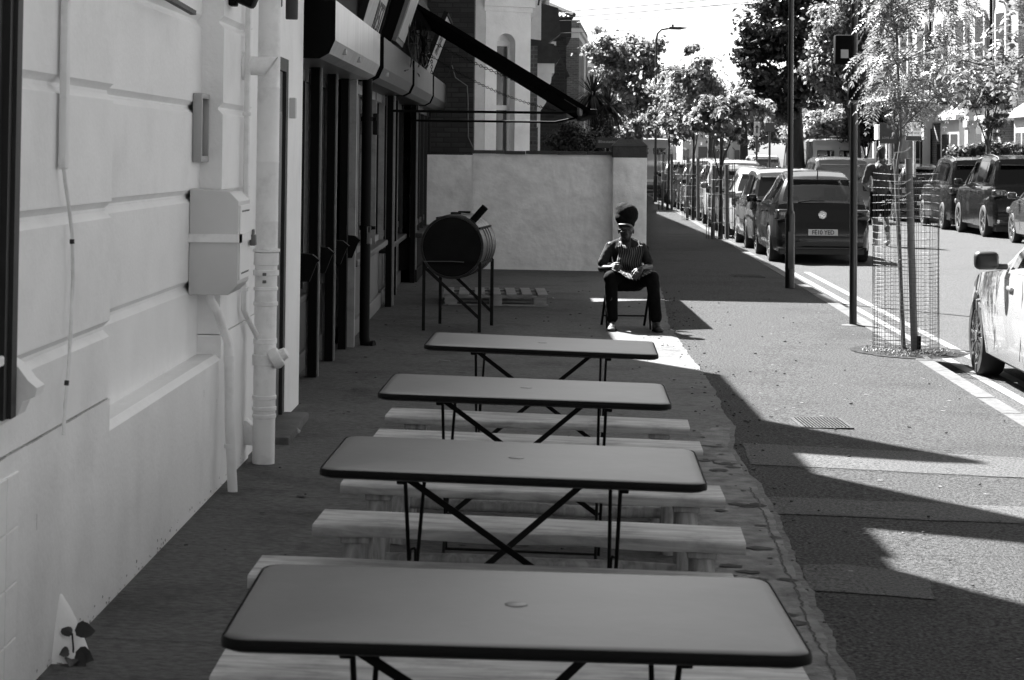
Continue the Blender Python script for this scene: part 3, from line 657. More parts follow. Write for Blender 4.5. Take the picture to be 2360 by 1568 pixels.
# ================================================================ white garden wall with pillar
t=thing('garden_wall',(.5,30.2,0),'low white rendered wall with dark coping and square end pillar behind the seated man','wall')
m=MB(); P=[]
x0,x1=-.57,1.50
for i in range(40):
    x=x0+(x1-x0)*i/39; P.append([Vector((x-.5,-.05+.012*noise.noise(Vector((x*3,z*3,1)))-.01*noise.noise(Vector((x*9,z*9,1))),z)) for z in [(-.15)+1.86*j/24 for j in range(25)]])
m.grid(P); m.box(x0-.5,x1-.5,-.04,.12,-.15,1.70); m.build('wall','wall_old_white',t,True)
m=MB(); random.seed(2); x=x0-.02
while x<x1: 
    w_=min(random.uniform(.3,.5),x1-x); m.rbox((x-.5+w_/2,.03,1.735+random.uniform(-.004,.004)),(w_-.006,.26,.05),.006); x+=w_
m.build('coping','coping',t)
m=MB(); xc=1.745-.5; m.rbox((xc,-.02,.75),(.50,.36,1.88),.015); 
o=m.build('pillar','wall_old_white',t,True)
b=[];m=MB(); m.rbox((xc,-.02,1.76),(.515,.38,.17),.01); m.add([(xc+a*.5*.53,-.02+b_*.5*.4,1.845) for a,b_ in ((-1,-1),(1,-1),(1,1),(-1,1))]+[(xc+a*.30*.53,-.02+b_*.3*.4,1.945) for a,b_ in ((-1,-1),(1,-1),(1,1),(-1,1))],[(0,1,5,4),(1,2,6,5),(2,3,7,6),(3,0,4,7),(4,5,6,7)])
m.build('pillar_cap','coping',t)
# street name plate behind the wall
c=at(1400,330,31.2); t=thing('street_sign',c,'dark street name plate standing just behind the garden wall coping','street sign')
MB().rbox((0,0,0),(.34,.02,.16),.008).build('plate','grey_paint',t); text('Blissstanley',.062,MATS['sign_white'],t,Matrix.Translation((-.0,-.012,.02))@Matrix.Rotation(PI/2,4,'X'),ext=.001)
MB().box(-.02,.02,.012,.04,-1.9,.05).build('post','black_paint',t)
# ================================================================ folding tables
def roundrect(a,b,r,n=6):
    p=[]
    for cx,cy,s_ in ((a-r,b-r,0),(-a+r,b-r,1),(-a+r,-b+r,2),(a-r,-b+r,3)):
        for i in range(n+1): t=s_*PI/2+PI/2*i/n; p.append((cx+r*math.cos(t),cy+r*math.sin(t)))
    return p
TL,TD=1.165,.745
def table_parts(t):
    m=MB(); rings=[]
    for ins,z,r in ((.012,-.028,.045),(.002,-.022,.052),(0,-.013,.055),(.004,-.004,.053),(.011,0,.048),(.03,.0015,.04),(.3,.002,.04)):
        rings.append([(x,y,z) for x,y in roundrect(TL/2-ins,TD/2-ins,max(.01,r-.0*ins))])
    n=len(rings[0]); 
    for rr in rings: m.v+=[Vector(p) for p in rr]
    for i in range(len(rings)-1):
        for j in range(n): a=i*n+j; b=i*n+(j+1)%n; m.f.append((a,b,b+n,a+n))
    m.f.append(tuple((len(rings)-1)*n+j for j in range(n))); m.f.append(tuple(j for j in range(n))[::-1])
    top=m.build('tabletop','table_metal',t,True,50)
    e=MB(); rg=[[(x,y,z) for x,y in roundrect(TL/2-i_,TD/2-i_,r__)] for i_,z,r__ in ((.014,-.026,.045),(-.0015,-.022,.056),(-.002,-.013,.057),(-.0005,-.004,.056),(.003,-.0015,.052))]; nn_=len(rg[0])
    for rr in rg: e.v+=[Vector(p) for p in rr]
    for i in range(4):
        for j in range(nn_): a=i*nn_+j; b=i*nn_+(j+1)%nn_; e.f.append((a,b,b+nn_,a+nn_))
    e.build('shaded_edge','steel_black',top,True,50,recalc=False)  # black band paints in the shade along the tabletop's edge
    k=MB(); k.lathe([(.0235,.0012),(.0235,.0032),(.0225,.0036),(.001,.0034)],n=28); k.build('hole_cap','table_metal',top,True,30)
    m=MB(); m.lathe([(.0252,.0022),(.0238,.0026)],n=28,caps=False); m.build('rim','sign_black',top)
    H=.74; q=.305
    for s_ in (1,-1):
        fr=MB()
        for x in (-.325+(.02 if s_<0 else 0),.325-(.02 if s_<0 else 0)): fr.tube([(x,-s_*q,-.03),(x,s_*q,-H+.006)],.0062,8)
        xx=.325-(.02 if s_<0 else 0); fr.tube([(-xx,s_*q,-H+.009),(xx,s_*q,-H+.009)],.008,8); fr.tube([(-xx,-s_*q,-.03),(xx,-s_*q,-.03)],.006,6)
        f=fr.build('leg_frame','steel_black',t,True)
        b=MB(); yy=lambda z:-s_*q+2*s_*q*((-z-.03)/(H-.03)); z0,z1=-.03,-.53
        x0=-.315*s_; b.bar((x0,yy(z0),z0),(-x0,yy(z1),z1),.020,.004,up=(0,1,0)); b.build('brace','steel_black',f)
    m=MB()
    for sx in (-1,1):
        x=.325*sx; m.tube([(x,.0,-.33),(x,.0,-.30),(x-.012*sx,.0,-.295),(x-.014*sx,.02,-.30),(x-.016*sx,.03,-.43)],.0045,6)
        m.rbox((x+.01*sx,-q,-.035),(.03,.03,.02),.004)
    m.build('hinge','steel_black',t,True)
def place_table(px,py,rz,tilt,label,first=[None]):
    z=0
    for i in range(6):
        d=ray(px,py); k=(z-CAMZ)/d.z; X,Y=d.x*k,d.y*k; z=gz(X,Y)+.74
    if first[0] is None:
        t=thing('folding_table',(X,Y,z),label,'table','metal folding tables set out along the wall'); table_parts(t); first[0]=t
    else: t=dup(first[0]); t.location=(X,Y,z); t['label']=label
    t.rotation_euler=(0,tilt,rz); return t
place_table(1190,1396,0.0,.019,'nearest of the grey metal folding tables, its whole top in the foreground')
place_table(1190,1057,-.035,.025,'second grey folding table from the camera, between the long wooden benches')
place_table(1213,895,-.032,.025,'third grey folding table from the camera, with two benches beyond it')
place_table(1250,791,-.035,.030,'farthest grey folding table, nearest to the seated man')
# ================================================================ benches
def bench(seed):
    random.seed(seed); t=D.objects.new('wooden_bench',None); COL.objects.link(t)
    L_,Wd,Th=1.43,.31,.036; P=[];Q=[]; n=56
    m=MB(); prof=[]
    for i in range(n+1):
        x=-L_/2+L_*i/n; e1=.012*noise.noise(Vector((x*3.1,seed,0)))+.004*noise.noise(Vector((x*12,seed,0))); e2=.012*noise.noise(Vector((x*2.7,seed+9,0)))
        zb=-Th+.010*noise.noise(Vector((x*3.5,seed+4,0))); bev=.006+.016*max(0,noise.noise(Vector((x*3.0,seed+2,1))))
        if abs(x)>L_/2-.02: bev=.005
        w1=-Wd/2+e1; w2=Wd/2+e2
        prof.append([(x,w1+.004,zb),(x,w1,zb+.006),(x,w1,-bev*1.2),(x,w1+bev*.6,-bev*.35),(x,w1+bev*1.4,0),(x,0,0.0),(x,w2-.008,0),(x,w2,-.008),(x,w2,zb+.005),(x,w2-.004,zb)])
    k=len(prof[0])
    for r in prof: m.v+=[Vector(p) for p in r]
    for i in range(n):
        for j in range(k): m.f.append((i*k+j,i*k+(j+1)%k,(i+1)*k+(j+1)%k,(i+1)*k+j))
    m.f.append(tuple(range(k))); m.f.append(tuple(n*k+j for j in range(k)))
    m.build('seat','bench_wood',t,True,35)
    for sx in (-1,1):
        for sy in (-1,1):
            m=MB(); a=Vector((sx*.575,sy*.075,-.05)); b=Vector((sx*.60,sy*.15,-.452))
            m.tube([a,a.lerp(b,.3),a.lerp(b,.7),b],[.040,.043,.047,.050],14); m.build('leg','bench_leg_wood',t,True)
        m=MB(); m.rbox((sx*.575,0,-.05),(.10,.26,.022),.004); m.build('batten','bench_leg_wood',t)
    m=MB(); pts=[(x,.0+.008*noise.noise(Vector((x*2,seed,3))),-.30+.012*noise.noise(Vector((x*2.4,seed,7)))) for x in [-.60+1.2*i/16 for i in range(17)]]; m.tube(pts,.026,10); m.build('stretcher','bench_leg_wood',t,True)
    m=MB(); m.tube([(-.585,-.12,-.32),(-.585,.12,-.32)],.02,8); m.tube([(.585,-.12,-.32),(.585,.12,-.32)],.02,8); m.build('cross_rail','bench_leg_wood',t,True)
    return t
B1=bench(1); B2=bench(12); used=set()
for i,(X,Y,rz,src,lab) in enumerate((
 (.02,4.97,.0,B1,'wooden bench at the very bottom, half hidden under the nearest table'),
 (-.035,6.10,-.02,B2,'wooden bench just behind the nearest table, only its left and right ends showing'),
 (.075,6.91,-.05,B1,'broad wooden bench behind the second table, the most fully visible of the benches'),
 (.095,7.77,-.03,B2,'wooden bench with wavy live edge seen through the crossed legs of the second table'),
 (.13,9.0,-.04,B1,'pale wooden bench partly hidden by the back edge of the second table'),
 (.14,9.75,-.05,B2,'farthest wooden bench, seen through the legs of the third table'))):
    t=src if src not in used else dup(src); used.add(src)
    z=gz(X,Y)+.455; t.location=(X,Y,z); t.rotation_euler=(0,.024,rz); tag(t,lab,'bench','long wooden benches between the tables')
# ================================================================ drum barbecue
t=thing('drum_barbecue',(-.50,19.85,gz(-.5,19.85)),'black oil drum barbecue lying on a tall thin iron stand with a short tilted chimney','barbecue',rz=-.13)
r_=.302; z0=.81; Ld=.86
pr=[(.001,-Ld/2+.012),(r_-.02,-Ld/2+.012),(r_-.018,-Ld/2),(r_,-Ld/2),(r_+.004,-Ld/2+.006),(r_,-Ld/2+.014)]
for c in (-.16,.0,.16): pr+=[(r_,c-.018),(r_+.009,c-.006),(r_+.009,c+.006),(r_,c+.018)]
pr+=[(r_,Ld/2-.014),(r_+.004,Ld/2-.006),(r_,Ld/2),(r_-.018,Ld/2),(r_-.02,Ld/2-.012),(.001,Ld/2-.012)]
mat('drum_end',.009,.7,.4,4,.1,20,spec=.12); mat('drum_side',.05,.35,.5,4,.1,20,metal=.5,dirt=.5,ds=5)
o=MB().lathe(pr,(0,0,z0),48,axis='y').build('drum','drum_side',t,True,35)
MB().lathe([(.001,-Ld/2+.008),(r_-.021,-Ld/2+.008),(r_-.021,-Ld/2+.012)],(0,0,z0),48,axis='y').build('drum_end','drum_end',o,True,30)
m=MB(); P=[]
for i in range(22):
    a=R(35)+R(85)*i/21; P.append([Vector(((r_+.008)*math.cos(a),y,z0+(r_+.008)*math.sin(a))) for y in (-.36,-.34,.34,.36)])
m.grid(P); lid=m.build('lid','drum_side',t,True); 
m=MB()
for a in (R(35),R(120)): m.tube([((r_+.012)*math.cos(a),-.38,z0+(r_+.012)*math.sin(a)),((r_+.012)*math.cos(a),.38,z0+(r_+.012)*math.sin(a))],.010,8)
m.rbox((.0,-.2,z0+r_+.014),(.10,.05,.02),.006); m.rbox((.02,.2,z0+r_+.014),(.12,.05,.02),.006)
m.build('lid_edge','soot',lid,True)
a=Vector((.17,-.28,z0+.24)); d=Vector((.66,.0,.75)).normalized(); MB().tube([a,a+d*.19],.035,16).build('chimney','black_matt',t,True)
st=MB(); fx=.268; 
C=[(-fx,-.42),(fx,-.42),(-fx+.02,.42),(fx,.42)]
for x,y in C:
    m=MB(); q=-1 if x<0 else 1; m.prism([(x-.015*q,y-.002),(x+.015*q,y-.002),(x+.015*q,y+.03),(x+.011*q,y+.03),(x+.011*q,y+.002),(x-.015*q,y+.002)],-.02,.66,'z'); m.build('leg','soot',t)
m=MB()
for y in (-.42,.42): m.bar((-fx-.01,y,.655),(fx+.01,y,.655),.004,.035)
for x in (-fx,fx): m.bar((x,-.43,.655),(x,.43,.655),.004,.035)
m.build('rail','soot',t)
m=MB(); m.bar((-fx,-.425,.62),(fx,-.425,.14),.004,.03); m.build('brace','soot',t); m=MB(); m.bar((-fx+.02,.425,.62),(fx,.425,.14),.004,.03); m.build('brace','soot',t)
m=MB(); m.tube([(-fx,-.445,.67),(0,-.445,.675),(.12,-.445,.67)],.004); m.build('poker','galv',t)
# ================================================================ pallet
t=thing('pallet',(-.17,23.45,gz(-.17,23.45)),'weathered wooden pallet lying flat on the ground behind the drum barbecue','pallet',rz=.02)
for i in range(7):
    x=-.53+1.06*i/6; MB().rbox((x,0,.128),(.115,1.15,.02),.003,M=Euler((0,random.uniform(-.01,.01),random.uniform(-.01,.01))).to_matrix()).build('top_board','pallet_wood',t)
for y in (-.52,0,.52):
    MB().rbox((0,y,.107),(1.18,.10,.02),.003).build('stringer_board','pallet_wood',t); MB().rbox((0,y,.011),(1.18,.10,.02),.003).build('bottom_board','pallet_wood',t)
    for x in (-.5,0,.5): MB().rbox((x,y,.06),(.14,.10,.076),.003).build('block','pallet_wood',t)
# litter on the ground
random.seed(11)
for i,(px,py,lab) in enumerate(((682,1002,'crumpled scrap of white paper by the door step'),(1275,690,'thin white straw lying right of the pallet'),(1024,836,'small pale cigarette end left of the farthest table'))):
    c=gnd(px,py); t=thing('litter',c+Vector((0,0,.008)),lab,'litter',rz=random.random()*3); m=MB()
    if i==0: m.rbox((0,0,.015),(.06,.04,.03),.008,M=Euler((.3,.4,0)).to_matrix())
    else: m.tube([(-.05,0,.006),(.05,0,.006)],.005,6)
    m.build('scrap','sign_white',t)
t=thing('pebbles',(0,0,0),None,None); D.objects.remove(t)
m=MB(); random.seed(21)
for i in range(420):
    Y=random.uniform(5.5,26); X=random.uniform(-1.4,3.4); 
    if random.random()<.5: X=edge(Y)+random.gauss(0,.12)
    s_=random.uniform(.004,.012)*(1+Y/22); c=Vector((X,Y,gz(X,Y)+.009)); k=len(m.v); m.rbox(c,(s_*random.uniform(.6,1.6),s_,s_*.5),s_*.2,M=Euler((0,0,random.random()*3)).to_matrix(),seg=1)
o=m.build('grit','ground'); tag(o,'scattered grit and small crumbs along the slab edge and pavement','grit',kind='stuff')
# ================================================================ folding chair and seated man
MX,MY=1.147,20.0; MZ=gz(MX,MY)
t=thing('folding_chair',(MX,MY,MZ),'thin black metal folding chair under the seated man','chair')
MB().rbox((.03,.46,.435),(.40,.40,.03),.012).build('seat','black_paint',t,True)
for x in (-.185,.245):
    m=MB(); m.tube([(x-.0,.72,.80),(x,.62,.45),(x-.025*(1 if x<0 else -1)*-1*0-.0,.20,.0)],.011,8); m.build('front_leg','black_paint',t,True)
    m=MB(); m.tube([(x,.30,.43),(x-.035,.66,.0)],.013,8); m.build('rear_leg','black_paint',t,True)
MB().rbox((.03,.70,.72),(.42,.02,.17),.008).build('backrest','black_paint',t,True)
MB().tube([(-.2,.58,.11),(.22,.58,.11)],.008).build('crossbar','black_paint',t,True)
mat('skin_dark',.02,.45,.15,20,.1,40); mat('shirt_dark',.02,.9,.3,8,.2,60,spec=.15); mat('trouser_black',.004,.9,.2,6,.1,50,spec=.1); mat('shoe_grey',.035,.6,.5,20,.2,40); mat('hat_black',.006,.9,.4,12,.4,20,spec=.1); mat('brim_pale',.13,.6)
mat('shirt_band',.06,.85,.5,30)
# striped apron cloth
ap=mat('apron_stripe',.02,.8); n=ap.node_tree; b_=n.nodes['Principled BSDF']; uvn=[x for x in n.nodes if x.type=='TEX_COORD'][0]
sx=n.nodes.new('ShaderNodeSeparateXYZ'); n.links.new(uvn.outputs['UV'],sx.inputs[0]); mm=n.nodes.new('ShaderNodeMath'); mm.operation='FRACT'; ml=n.nodes.new('ShaderNodeMath'); ml.operation='MULTIPLY'; ml.inputs[1].default_value=11
n.links.new(sx.outputs[0],ml.inputs[0]); n.links.new(ml.outputs[0],mm.inputs[0]); cr=n.nodes.new('ShaderNodeMath'); cr.operation='LESS_THAN'; cr.inputs[1].default_value=.2; n.links.new(mm.outputs[0],cr.inputs[0])
mr=n.nodes.new('ShaderNodeMapRange'); mr.inputs['To Min'].default_value=.005; mr.inputs['To Max'].default_value=.14; n.links.new(cr.outputs[0],mr.inputs['Value']); n.links.new(mr.outputs[0],b_.inputs['Base Color'])
def cloth(name,fn,nu,nv,mt_,parent,th=.004):
    P=[[Vector(fn(i/nu,j/nv)) for j in range(nv+1)] for i in range(nu+1)]; o=MB().grid(P).build(name,mt_,parent,True,60)
    uv=o.data.uv_layers.new(name='UVMap'); idx={}
    for li,l in enumerate(o.data.loops): vi=l.vertex_index; uv.data[li].uv=((vi//(nv+1))/nu,(vi%(nv+1))/nv)
    s_=o.modifiers.new('t','SOLIDIFY'); s_.thickness=th; return o
man=thing('person',(MX,MY,MZ),'man in tall dark cap and striped apron seated with hands at his lap','person')
hd=Vector((-.002,.235,.985))
def hand(w_,f,side,palm_dir,curl):   # returns capsules: wrist w_, forward f, side vector (thumb side)
    w_=Vector(w_); f=Vector(f).normalized(); s_=Vector(side); s_=(s_-f*s_.dot(f)).normalized(); nrm=f.cross(s_); 
    if nrm.dot(Vector(palm_dir))<0: nrm=-nrm
    out=[('c',w_,.024,w_+f*.03,.024),]
    for i in range(4):
        b=w_+f*.072+s_*(.027-.018*i); out.append(('c',w_+f*.015+s_*(.014-.009*i),.016,b,.0125))
        Ls=[(.034,.024,.018),(.038,.027,.02),(.035,.025,.019),(.028,.02,.016)][i]; p=b; an=0
        for k,l in enumerate(Ls):
            an+=curl*(1+.12*i)*(.8 if k==0 else 1.1); dd=f*math.cos(an)+nrm*math.sin(an)+s_*(.10-.07*i); dd.normalize(); q=p+dd*l; out.append(('c',p,.0105-.0012*k,q,.0098-.0012*k)); p=q
    p=w_+f*.02+s_*.024; dd=(f*.55+s_*.75+nrm*.25).normalized(); q=p+dd*.035; out.append(('c',p,.015,q,.012)); dd2=(f*.9+s_*.25+nrm*.35).normalized(); q2=q+dd2*.032; out.append(('c',q,.0115,q2,.0105)); out.append(('c',q2,.0105,q2+(f*.9+nrm*.4).normalized()*.022,.008))
    return out
LW=Vector((-.165,.10,.615)); RW=Vector((.135,.02,.615))
body=[('e',hd+Vector((0,.02,.035)),(.076,.092,.098)),('e',hd+Vector((0,-.015,-.028)),(.060,.068,.072)),('c',hd+Vector((0,-.045,-.075)),.026,hd+Vector((0,-.03,-.06)),.045),
 ('c',hd+Vector((0,-.078,-.005)),.008,hd+Vector((0,-.098,-.034)),.0155),('e',hd+Vector((0,-.088,-.040)),(.021,.012,.010)),('e',hd+Vector((0,-.076,-.062)),(.026,.014,.008)),('e',hd+Vector((0,-.076,-.075)),(.023,.013,.009)),
 ('c',hd+Vector((-.045,-.068,.022)),.010,hd+Vector((.045,-.068,.022)),.010),('e',hd+Vector((-.04,-.058,-.025)),(.022,.016,.018)),('e',hd+Vector((.04,-.058,-.025)),(.022,.016,.018)),
 ('e',hd+Vector((-.073,.015,-.012)),(.009,.019,.030)),('e',hd+Vector((.073,.015,-.012)),(.009,.019,.030)),
 ('c',(0,.33,.86),.052,hd+Vector((0,.03,-.06)),.05),('c',(.02,.42,.50),.11,(0,.36,.78),.12),('c',(-.15,.36,.815),.048,(.15,.36,.815),.048),
 ('c',(-.165,.36,.81),.045,(-.245,.24,.60),.037),('c',(-.245,.24,.60),.037,LW,.025),('c',(.165,.36,.81),.045,(.232,.26,.62),.037),('c',(.232,.26,.62),.038,RW,.025),
 ('c',(-.09,.42,.48),.085,(-.16,.02,.515),.058),('c',(-.16,.02,.515),.056,(-.142,.05,.10),.038),('c',(.12,.42,.48),.085,(.245,.03,.515),.058),('c',(.245,.03,.515),.056,(.288,.05,.10),.038),
 ('c',(-.142,.05,.07),.035,(-.15,-.08,.04),.03),('c',(.288,.05,.07),.035,(.30,-.08,.04),.03)]
body+=hand(LW,(.55,-.75,.12),(.5,.2,.9),(.4,.3,-1),.62)
body+=hand(RW,(-.42,-.62,-.5),(-.8,.4,.3),(-.2,.5,-1),.3)
blob('body',body,'skin_dark',man,.0052,3)
m=MB()
for sx_ in (-.032,.032): m.lathe([(.0001,-.011),(.006,-.009),(.0105,-.003),(.0105,.003),(.0001,.011)],hd+Vector((sx_,-.066,.004)),12,axis='y')
m.build('eye','shirt_band',man,True)
m=MB()
for sx_ in (-.033,.033): m.tube([hd+Vector((sx_+.026*math.cos(a),-.086+.004*abs(math.cos(a)),.002+.019*math.sin(a))) for a in [2*PI*i/14 for i in range(15)]],.0014,5,False)
m.tube([hd+Vector((-.059,-.08,.004)),hd+Vector((-.08,.01,.006))],.002,5); m.tube([hd+Vector((.059,-.08,.004)),hd+Vector((.08,.01,.006))],.002,5); m.build('glasses','galv',man,True)
ht=[('e',(.006,.275,1.145),(.113,.125,.105)),('e',(-.02,.29,1.185),(.085,.10,.075)),('e',(.035,.28,1.115),(.082,.11,.075)),('c',(0,.255,1.072),.092,(.004,.27,1.12),.108),('e',(-.045,.25,1.10),(.068,.09,.06))]
hat=blob('cap',ht,'hat_black',man,.006,8,.005,.05)
def brimf(u,v):
    a=PI+.62+(PI-1.24)*u; rr=.082+.07*v; x=math.cos(a)*(.080+.002*v); y=.25+math.sin(a)*(.10+.06*v); return (x-.016,y,1.050+.010*math.sin(PI*u)-.010*v-.012*u)
cloth('brim',brimf,16,5,'brim_pale',hat,.006)
sh=[('c',(.02,.42,.52),.135,(0,.375,.72),.138),('c',(-.03,.36,.77),.115,(.04,.36,.77),.115),('c',(-.13,.365,.805),.058,(.14,.365,.805),.058),('c',(-.05,.35,.855),.05,(-.15,.365,.80),.055),('c',(.05,.35,.855),.05,(.155,.365,.80),.055),('c',(0,.345,.86),.066,(0,.335,.885),.058),
 ('c',(-.16,.36,.805),.054,(-.235,.255,.655),.050),('c',(.163,.36,.805),.054,(.222,.275,.672),.050)]
blob('shirt',sh,'shirt_dark',man,.0075,9,.006,.05)
tr=[('c',(-.06,.42,.49),.125,(.10,.42,.49),.125),('c',(-.09,.42,.49),.105,(-.16,.02,.52),.072),('c',(-.16,.03,.52),.073,(-.15,.05,.32),.064),('c',(-.15,.05,.32),.064,(-.142,.045,.135),.058),
 ('c',(.12,.42,.49),.105,(.245,.03,.52),.072),('c',(.245,.04,.52),.073,(.268,.05,.32),.064),('c',(.268,.05,.32),.064,(.288,.045,.135),.058),('c',(.08,.3,.46),.09,(-.05,.3,.46),.09)]
blob('trousers',tr,'trouser_black',man,.0085,6,.007,.06)
def bib(u,v): # u across, v down
    x=-.085+.245*u; z=.825-.235*v; y=.205+.02*abs(u-.5)*2-.035*math.sin(v*PI*.9)+.010*math.sin(u*9+v*5)-.012*math.sin(v*11)*(.5+.5*math.sin(u*5)); return (x+.010*math.sin(v*7),y-.01,z+.012*math.sin(u*8))
ab=cloth('apron',bib,30,18,'apron_stripe',man)
def lap(u,v):
    x=-.135+.37*u; sag=-.085*math.sin(PI*min(1,u*1.0))**1.2; y=.19-.26*v+.02*math.sin(u*13); zt=.60+.012*math.sin(u*11+v*3); zb=.60+sag; k=v**1.3; return (x+.012*math.sin(v*8),y,zt*(1-k)+zb*k+.005*math.sin(u*11)*v)
cloth('apron_skirt',lap,40,14,'apron_stripe',ab)
m=MB(); m.tube([(-.070,.20,.82),(-.072,.24,.87),(-.055,.29,.905)],.005,6); m.tube([(.13,.215,.83),(.12,.28,.88),(.06,.31,.905)],.005,6); m.build('neck_strap','shirt_band',ab,True)
def band(u,v): x=-.16+.31*u; return (x,.245-.06*math.sin(PI*u)+.004*math.sin(v*30+u*20),.785+.05*u*(.3)-.075*v+.012*math.sin(u*7))
def shoe(name,x,rz):
    s_=blob(name,[('c',(x,.07,.045),.040,(x+math.sin(rz)*.15,-.09,.032),.036),('c',(x,.06,.09),.042,(x,.055,.045),.044),('c',(x,.02,.065),.038,(x+math.sin(rz)*.08,-.04,.045),.036),('e',(x+math.sin(rz)*.16,-.12,.028),(.042,.05,.026))],'shoe_grey',man,.006,3)
    m=MB(); q=[(x+.047*math.cos(a)+math.sin(rz)*(.16 if math.sin(a)<0 else 0)*-math.sin(a),.03+(.13 if math.sin(a)<0 else .085)*math.sin(a)*1.1-.01) for a in [2*PI*i/24 for i in range(24)]]
    m.prism(q,0,.022,'z'); m.build('sole','black_matt',s_,True)
    m=MB()
    for k in range(4): y=.02-.022*k; m.tube([(x-.03,y,.088-.012*k),(x,y-.012,.104-.013*k),(x+.03,y,.088-.012*k)],.0035,5)
    m.build('lace','brim_pale',s_,True)
shoe('shoe',-.142,-.12); shoe('shoe',.292,.12)
# ================================================================ man walking away in the road
c=gnd(2030,568,True); s_=1.0
wm=thing('person',c,'man with short dark hair walking away up the road in a dark shirt and shorts','person',rz=.06); wm.scale=(1.17,1.17,1.18)
mat('skin_mid',.08,.5); mat('shirt_mid',.03,.85,.3,8,.2,40); mat('hair_black',.006,.6,.3,20,.3,60); mat('sock_white',.3,.8)
J=lambda *a:Vector(a)
bd=[('e',(.0,.01,1.70),(.075,.095,.105)),('c',(0,.02,1.64),.055,(0,.03,1.52),.055),('c',(0,.03,1.05),.13,(0,.03,1.38),.15),('c',(-.19,.03,1.43),.055,(.19,.03,1.43),.055),
 ('c',(-.20,.03,1.42),.05,(-.30,.06,1.15),.042),('c',(-.30,.06,1.15),.042,(-.20,.25,1.04),.03),('c',(.20,.03,1.42),.05,(.25,.05,1.13),.042),('c',(.25,.05,1.13),.04,(.25,.12,.88),.028),
 ('c',(-.09,.03,.95),.10,(-.10,.08,.52),.058),('c',(-.10,.08,.52),.062,(-.10,-.02,.30),.060),('c',(-.10,-.02,.30),.06,(-.10,.0,.09),.036),('c',(.09,.03,.95),.10,(.12,.16,.53),.058),('c',(.12,.16,.53),.062,(.12,.02,.33),.058),('c',(.12,.02,.33),.056,(.12,-.05,.13),.036),
 ('c',(-.10,.0,.05),.036,(-.11,.13,.03),.03),('c',(.12,-.05,.09),.036,(.13,.08,.03),.03)]
bd+=hand((-.20,.25,1.04),(.5,.8,-.1),(.5,.2,.9),(0,.3,-1),.4)+hand((.25,.12,.88),(0,.25,-1),(0,1,.2),(-1,.2,0),.35)
bd+=[('e',(-.078,.01,1.69),(.01,.02,.03)),('e',(.078,.01,1.69),(.01,.02,.03)),('c',(0,.10,1.70),.01,(0,.118,1.67),.014)]
blob('body',bd,'skin_mid',wm,.008,3)
blob('hair',[('e',(0,-.005,1.745),(.085,.10,.085)),('c',(0,-.05,1.70),.06,(0,-.045,1.63),.05)],'hair_black',wm,.01,2,.012,.03)
blob('shirt',[('c',(0,.03,1.0),.165,(0,.03,1.36),.165),('c',(-.19,.03,1.425),.07,(.19,.03,1.425),.07),('c',(-.20,.03,1.42),.068,(-.28,.055,1.20),.065),('c',(.20,.03,1.42),.068,(.24,.05,1.20),.065),('c',(0,.025,1.50),.07,(0,.03,1.44),.10)],'shirt_mid',wm,.012,5,.015,.09)
blob('shorts',[('c',(-.06,.03,.93),.14,(.06,.03,.93),.14),('c',(-.09,.03,.9),.125,(-.10,.07,.60),.10),('c',(.09,.03,.9),.125,(.115,.12,.62),.10)],'trouser_black',wm,.012,4,.01,.08)
for x,y,z in ((-.10,0,.0),(.12,-.05,.03)):
    s1=blob('shoe',[('c',(x,y-.02,z+.05),.042,(x+.01,y+.15,z+.035),.036)],'sock_white',wm,.01,2); MB().lathe([(.043,.07),(.04,.17),(.043,.18)],(x,y-.005,z),14).build('sock','sock_white',wm,True)
# ================================================================ poles, signal, wires
c=gnd(1820,664); t=thing('lamp_column',c,'tall black lamp column with a thicker base beside the black hatchback','lamp post')
MB().lathe([(.064,-.1),(.064,.97),(.058,1.0),(.042,1.03),(.038,1.2),(.034,6.2),(.032,7.0)],n=20).build('column','pole_black',t,True)
MB().rbox((.0,-.063,.5),(.07,.012,.5),.004).build('hatch_door','pole_black',t)
MB().tube([(0,0,6.95),(.02,0,7.2),(.15,0,7.38),(.6,0,7.45),(1.0,0,7.47)],.028,10).build('arm','pole_black',t,True); MB().rbox((1.25,0,7.47),(.6,.22,.07),.02).build('lantern','galv',t,True)
c=gnd(1966,750); t=thing('signal_post',c,'plain black post with a small black box high up and a pale foot','post')
MB().lathe([(.040,-.05),(.038,2.28),(.036,2.3),(.034,3.6)],n=20).build('post','pole_black',t,True)
MB().lathe([(.13,-.01),(.12,.004),(.042,.012)],n=24).build('foot','kerbstone',t,True)
MB().rbox((-.12,-.03,2.88),(.19,.12,.31),.02).build('box','black_matt',t,True); MB().box(-.155,-.075,-.094,-.0915,2.79,2.88).build('sticker','sign_white',t)
MB().lathe([(.03,2.33),(.06,2.38),(.066,2.45),(.055,2.52),(.03,2.55)],(-.005,-.01,0),18).build('beacon','black_matt',t,True); MB().lathe([(.05,2.32),(.052,2.35)],n=18).build('band','galv',t,True)
def lamp(px,py,Yh,label,flip=1,grp=None):
    c=gnd(px,py); t=thing('street_lamp',c,label,'street lamp'); H=Yh
    MB().tube([(0,0,-.1),(0,0,1.0),(0,0,1.02),(0,0,H-.45),(.04*flip,0,H-.2),(.18*flip,0,H-.05),(.45*flip,0,H)],[.075,.075,.05,.045,.04,.04,.04],10).build('column','grey_paint',t,True)
    m=MB(); m.prism([(.42*flip,H-.03),(.5*flip,H+.06),(.9*flip,H+.06),(1.22*flip,H+.03),(.9*flip,H-.04)],-.12,.12,'y'); m.lathe([(.03,0),(.05,.04),(.03,.1),(.01,.12)],(.62*flip,0,H+.06),10); m.build('lantern','grey_paint',t)
    return t
lamp(1510,466,6.62,'curved grey street lamp rising over the far end of the white wall')
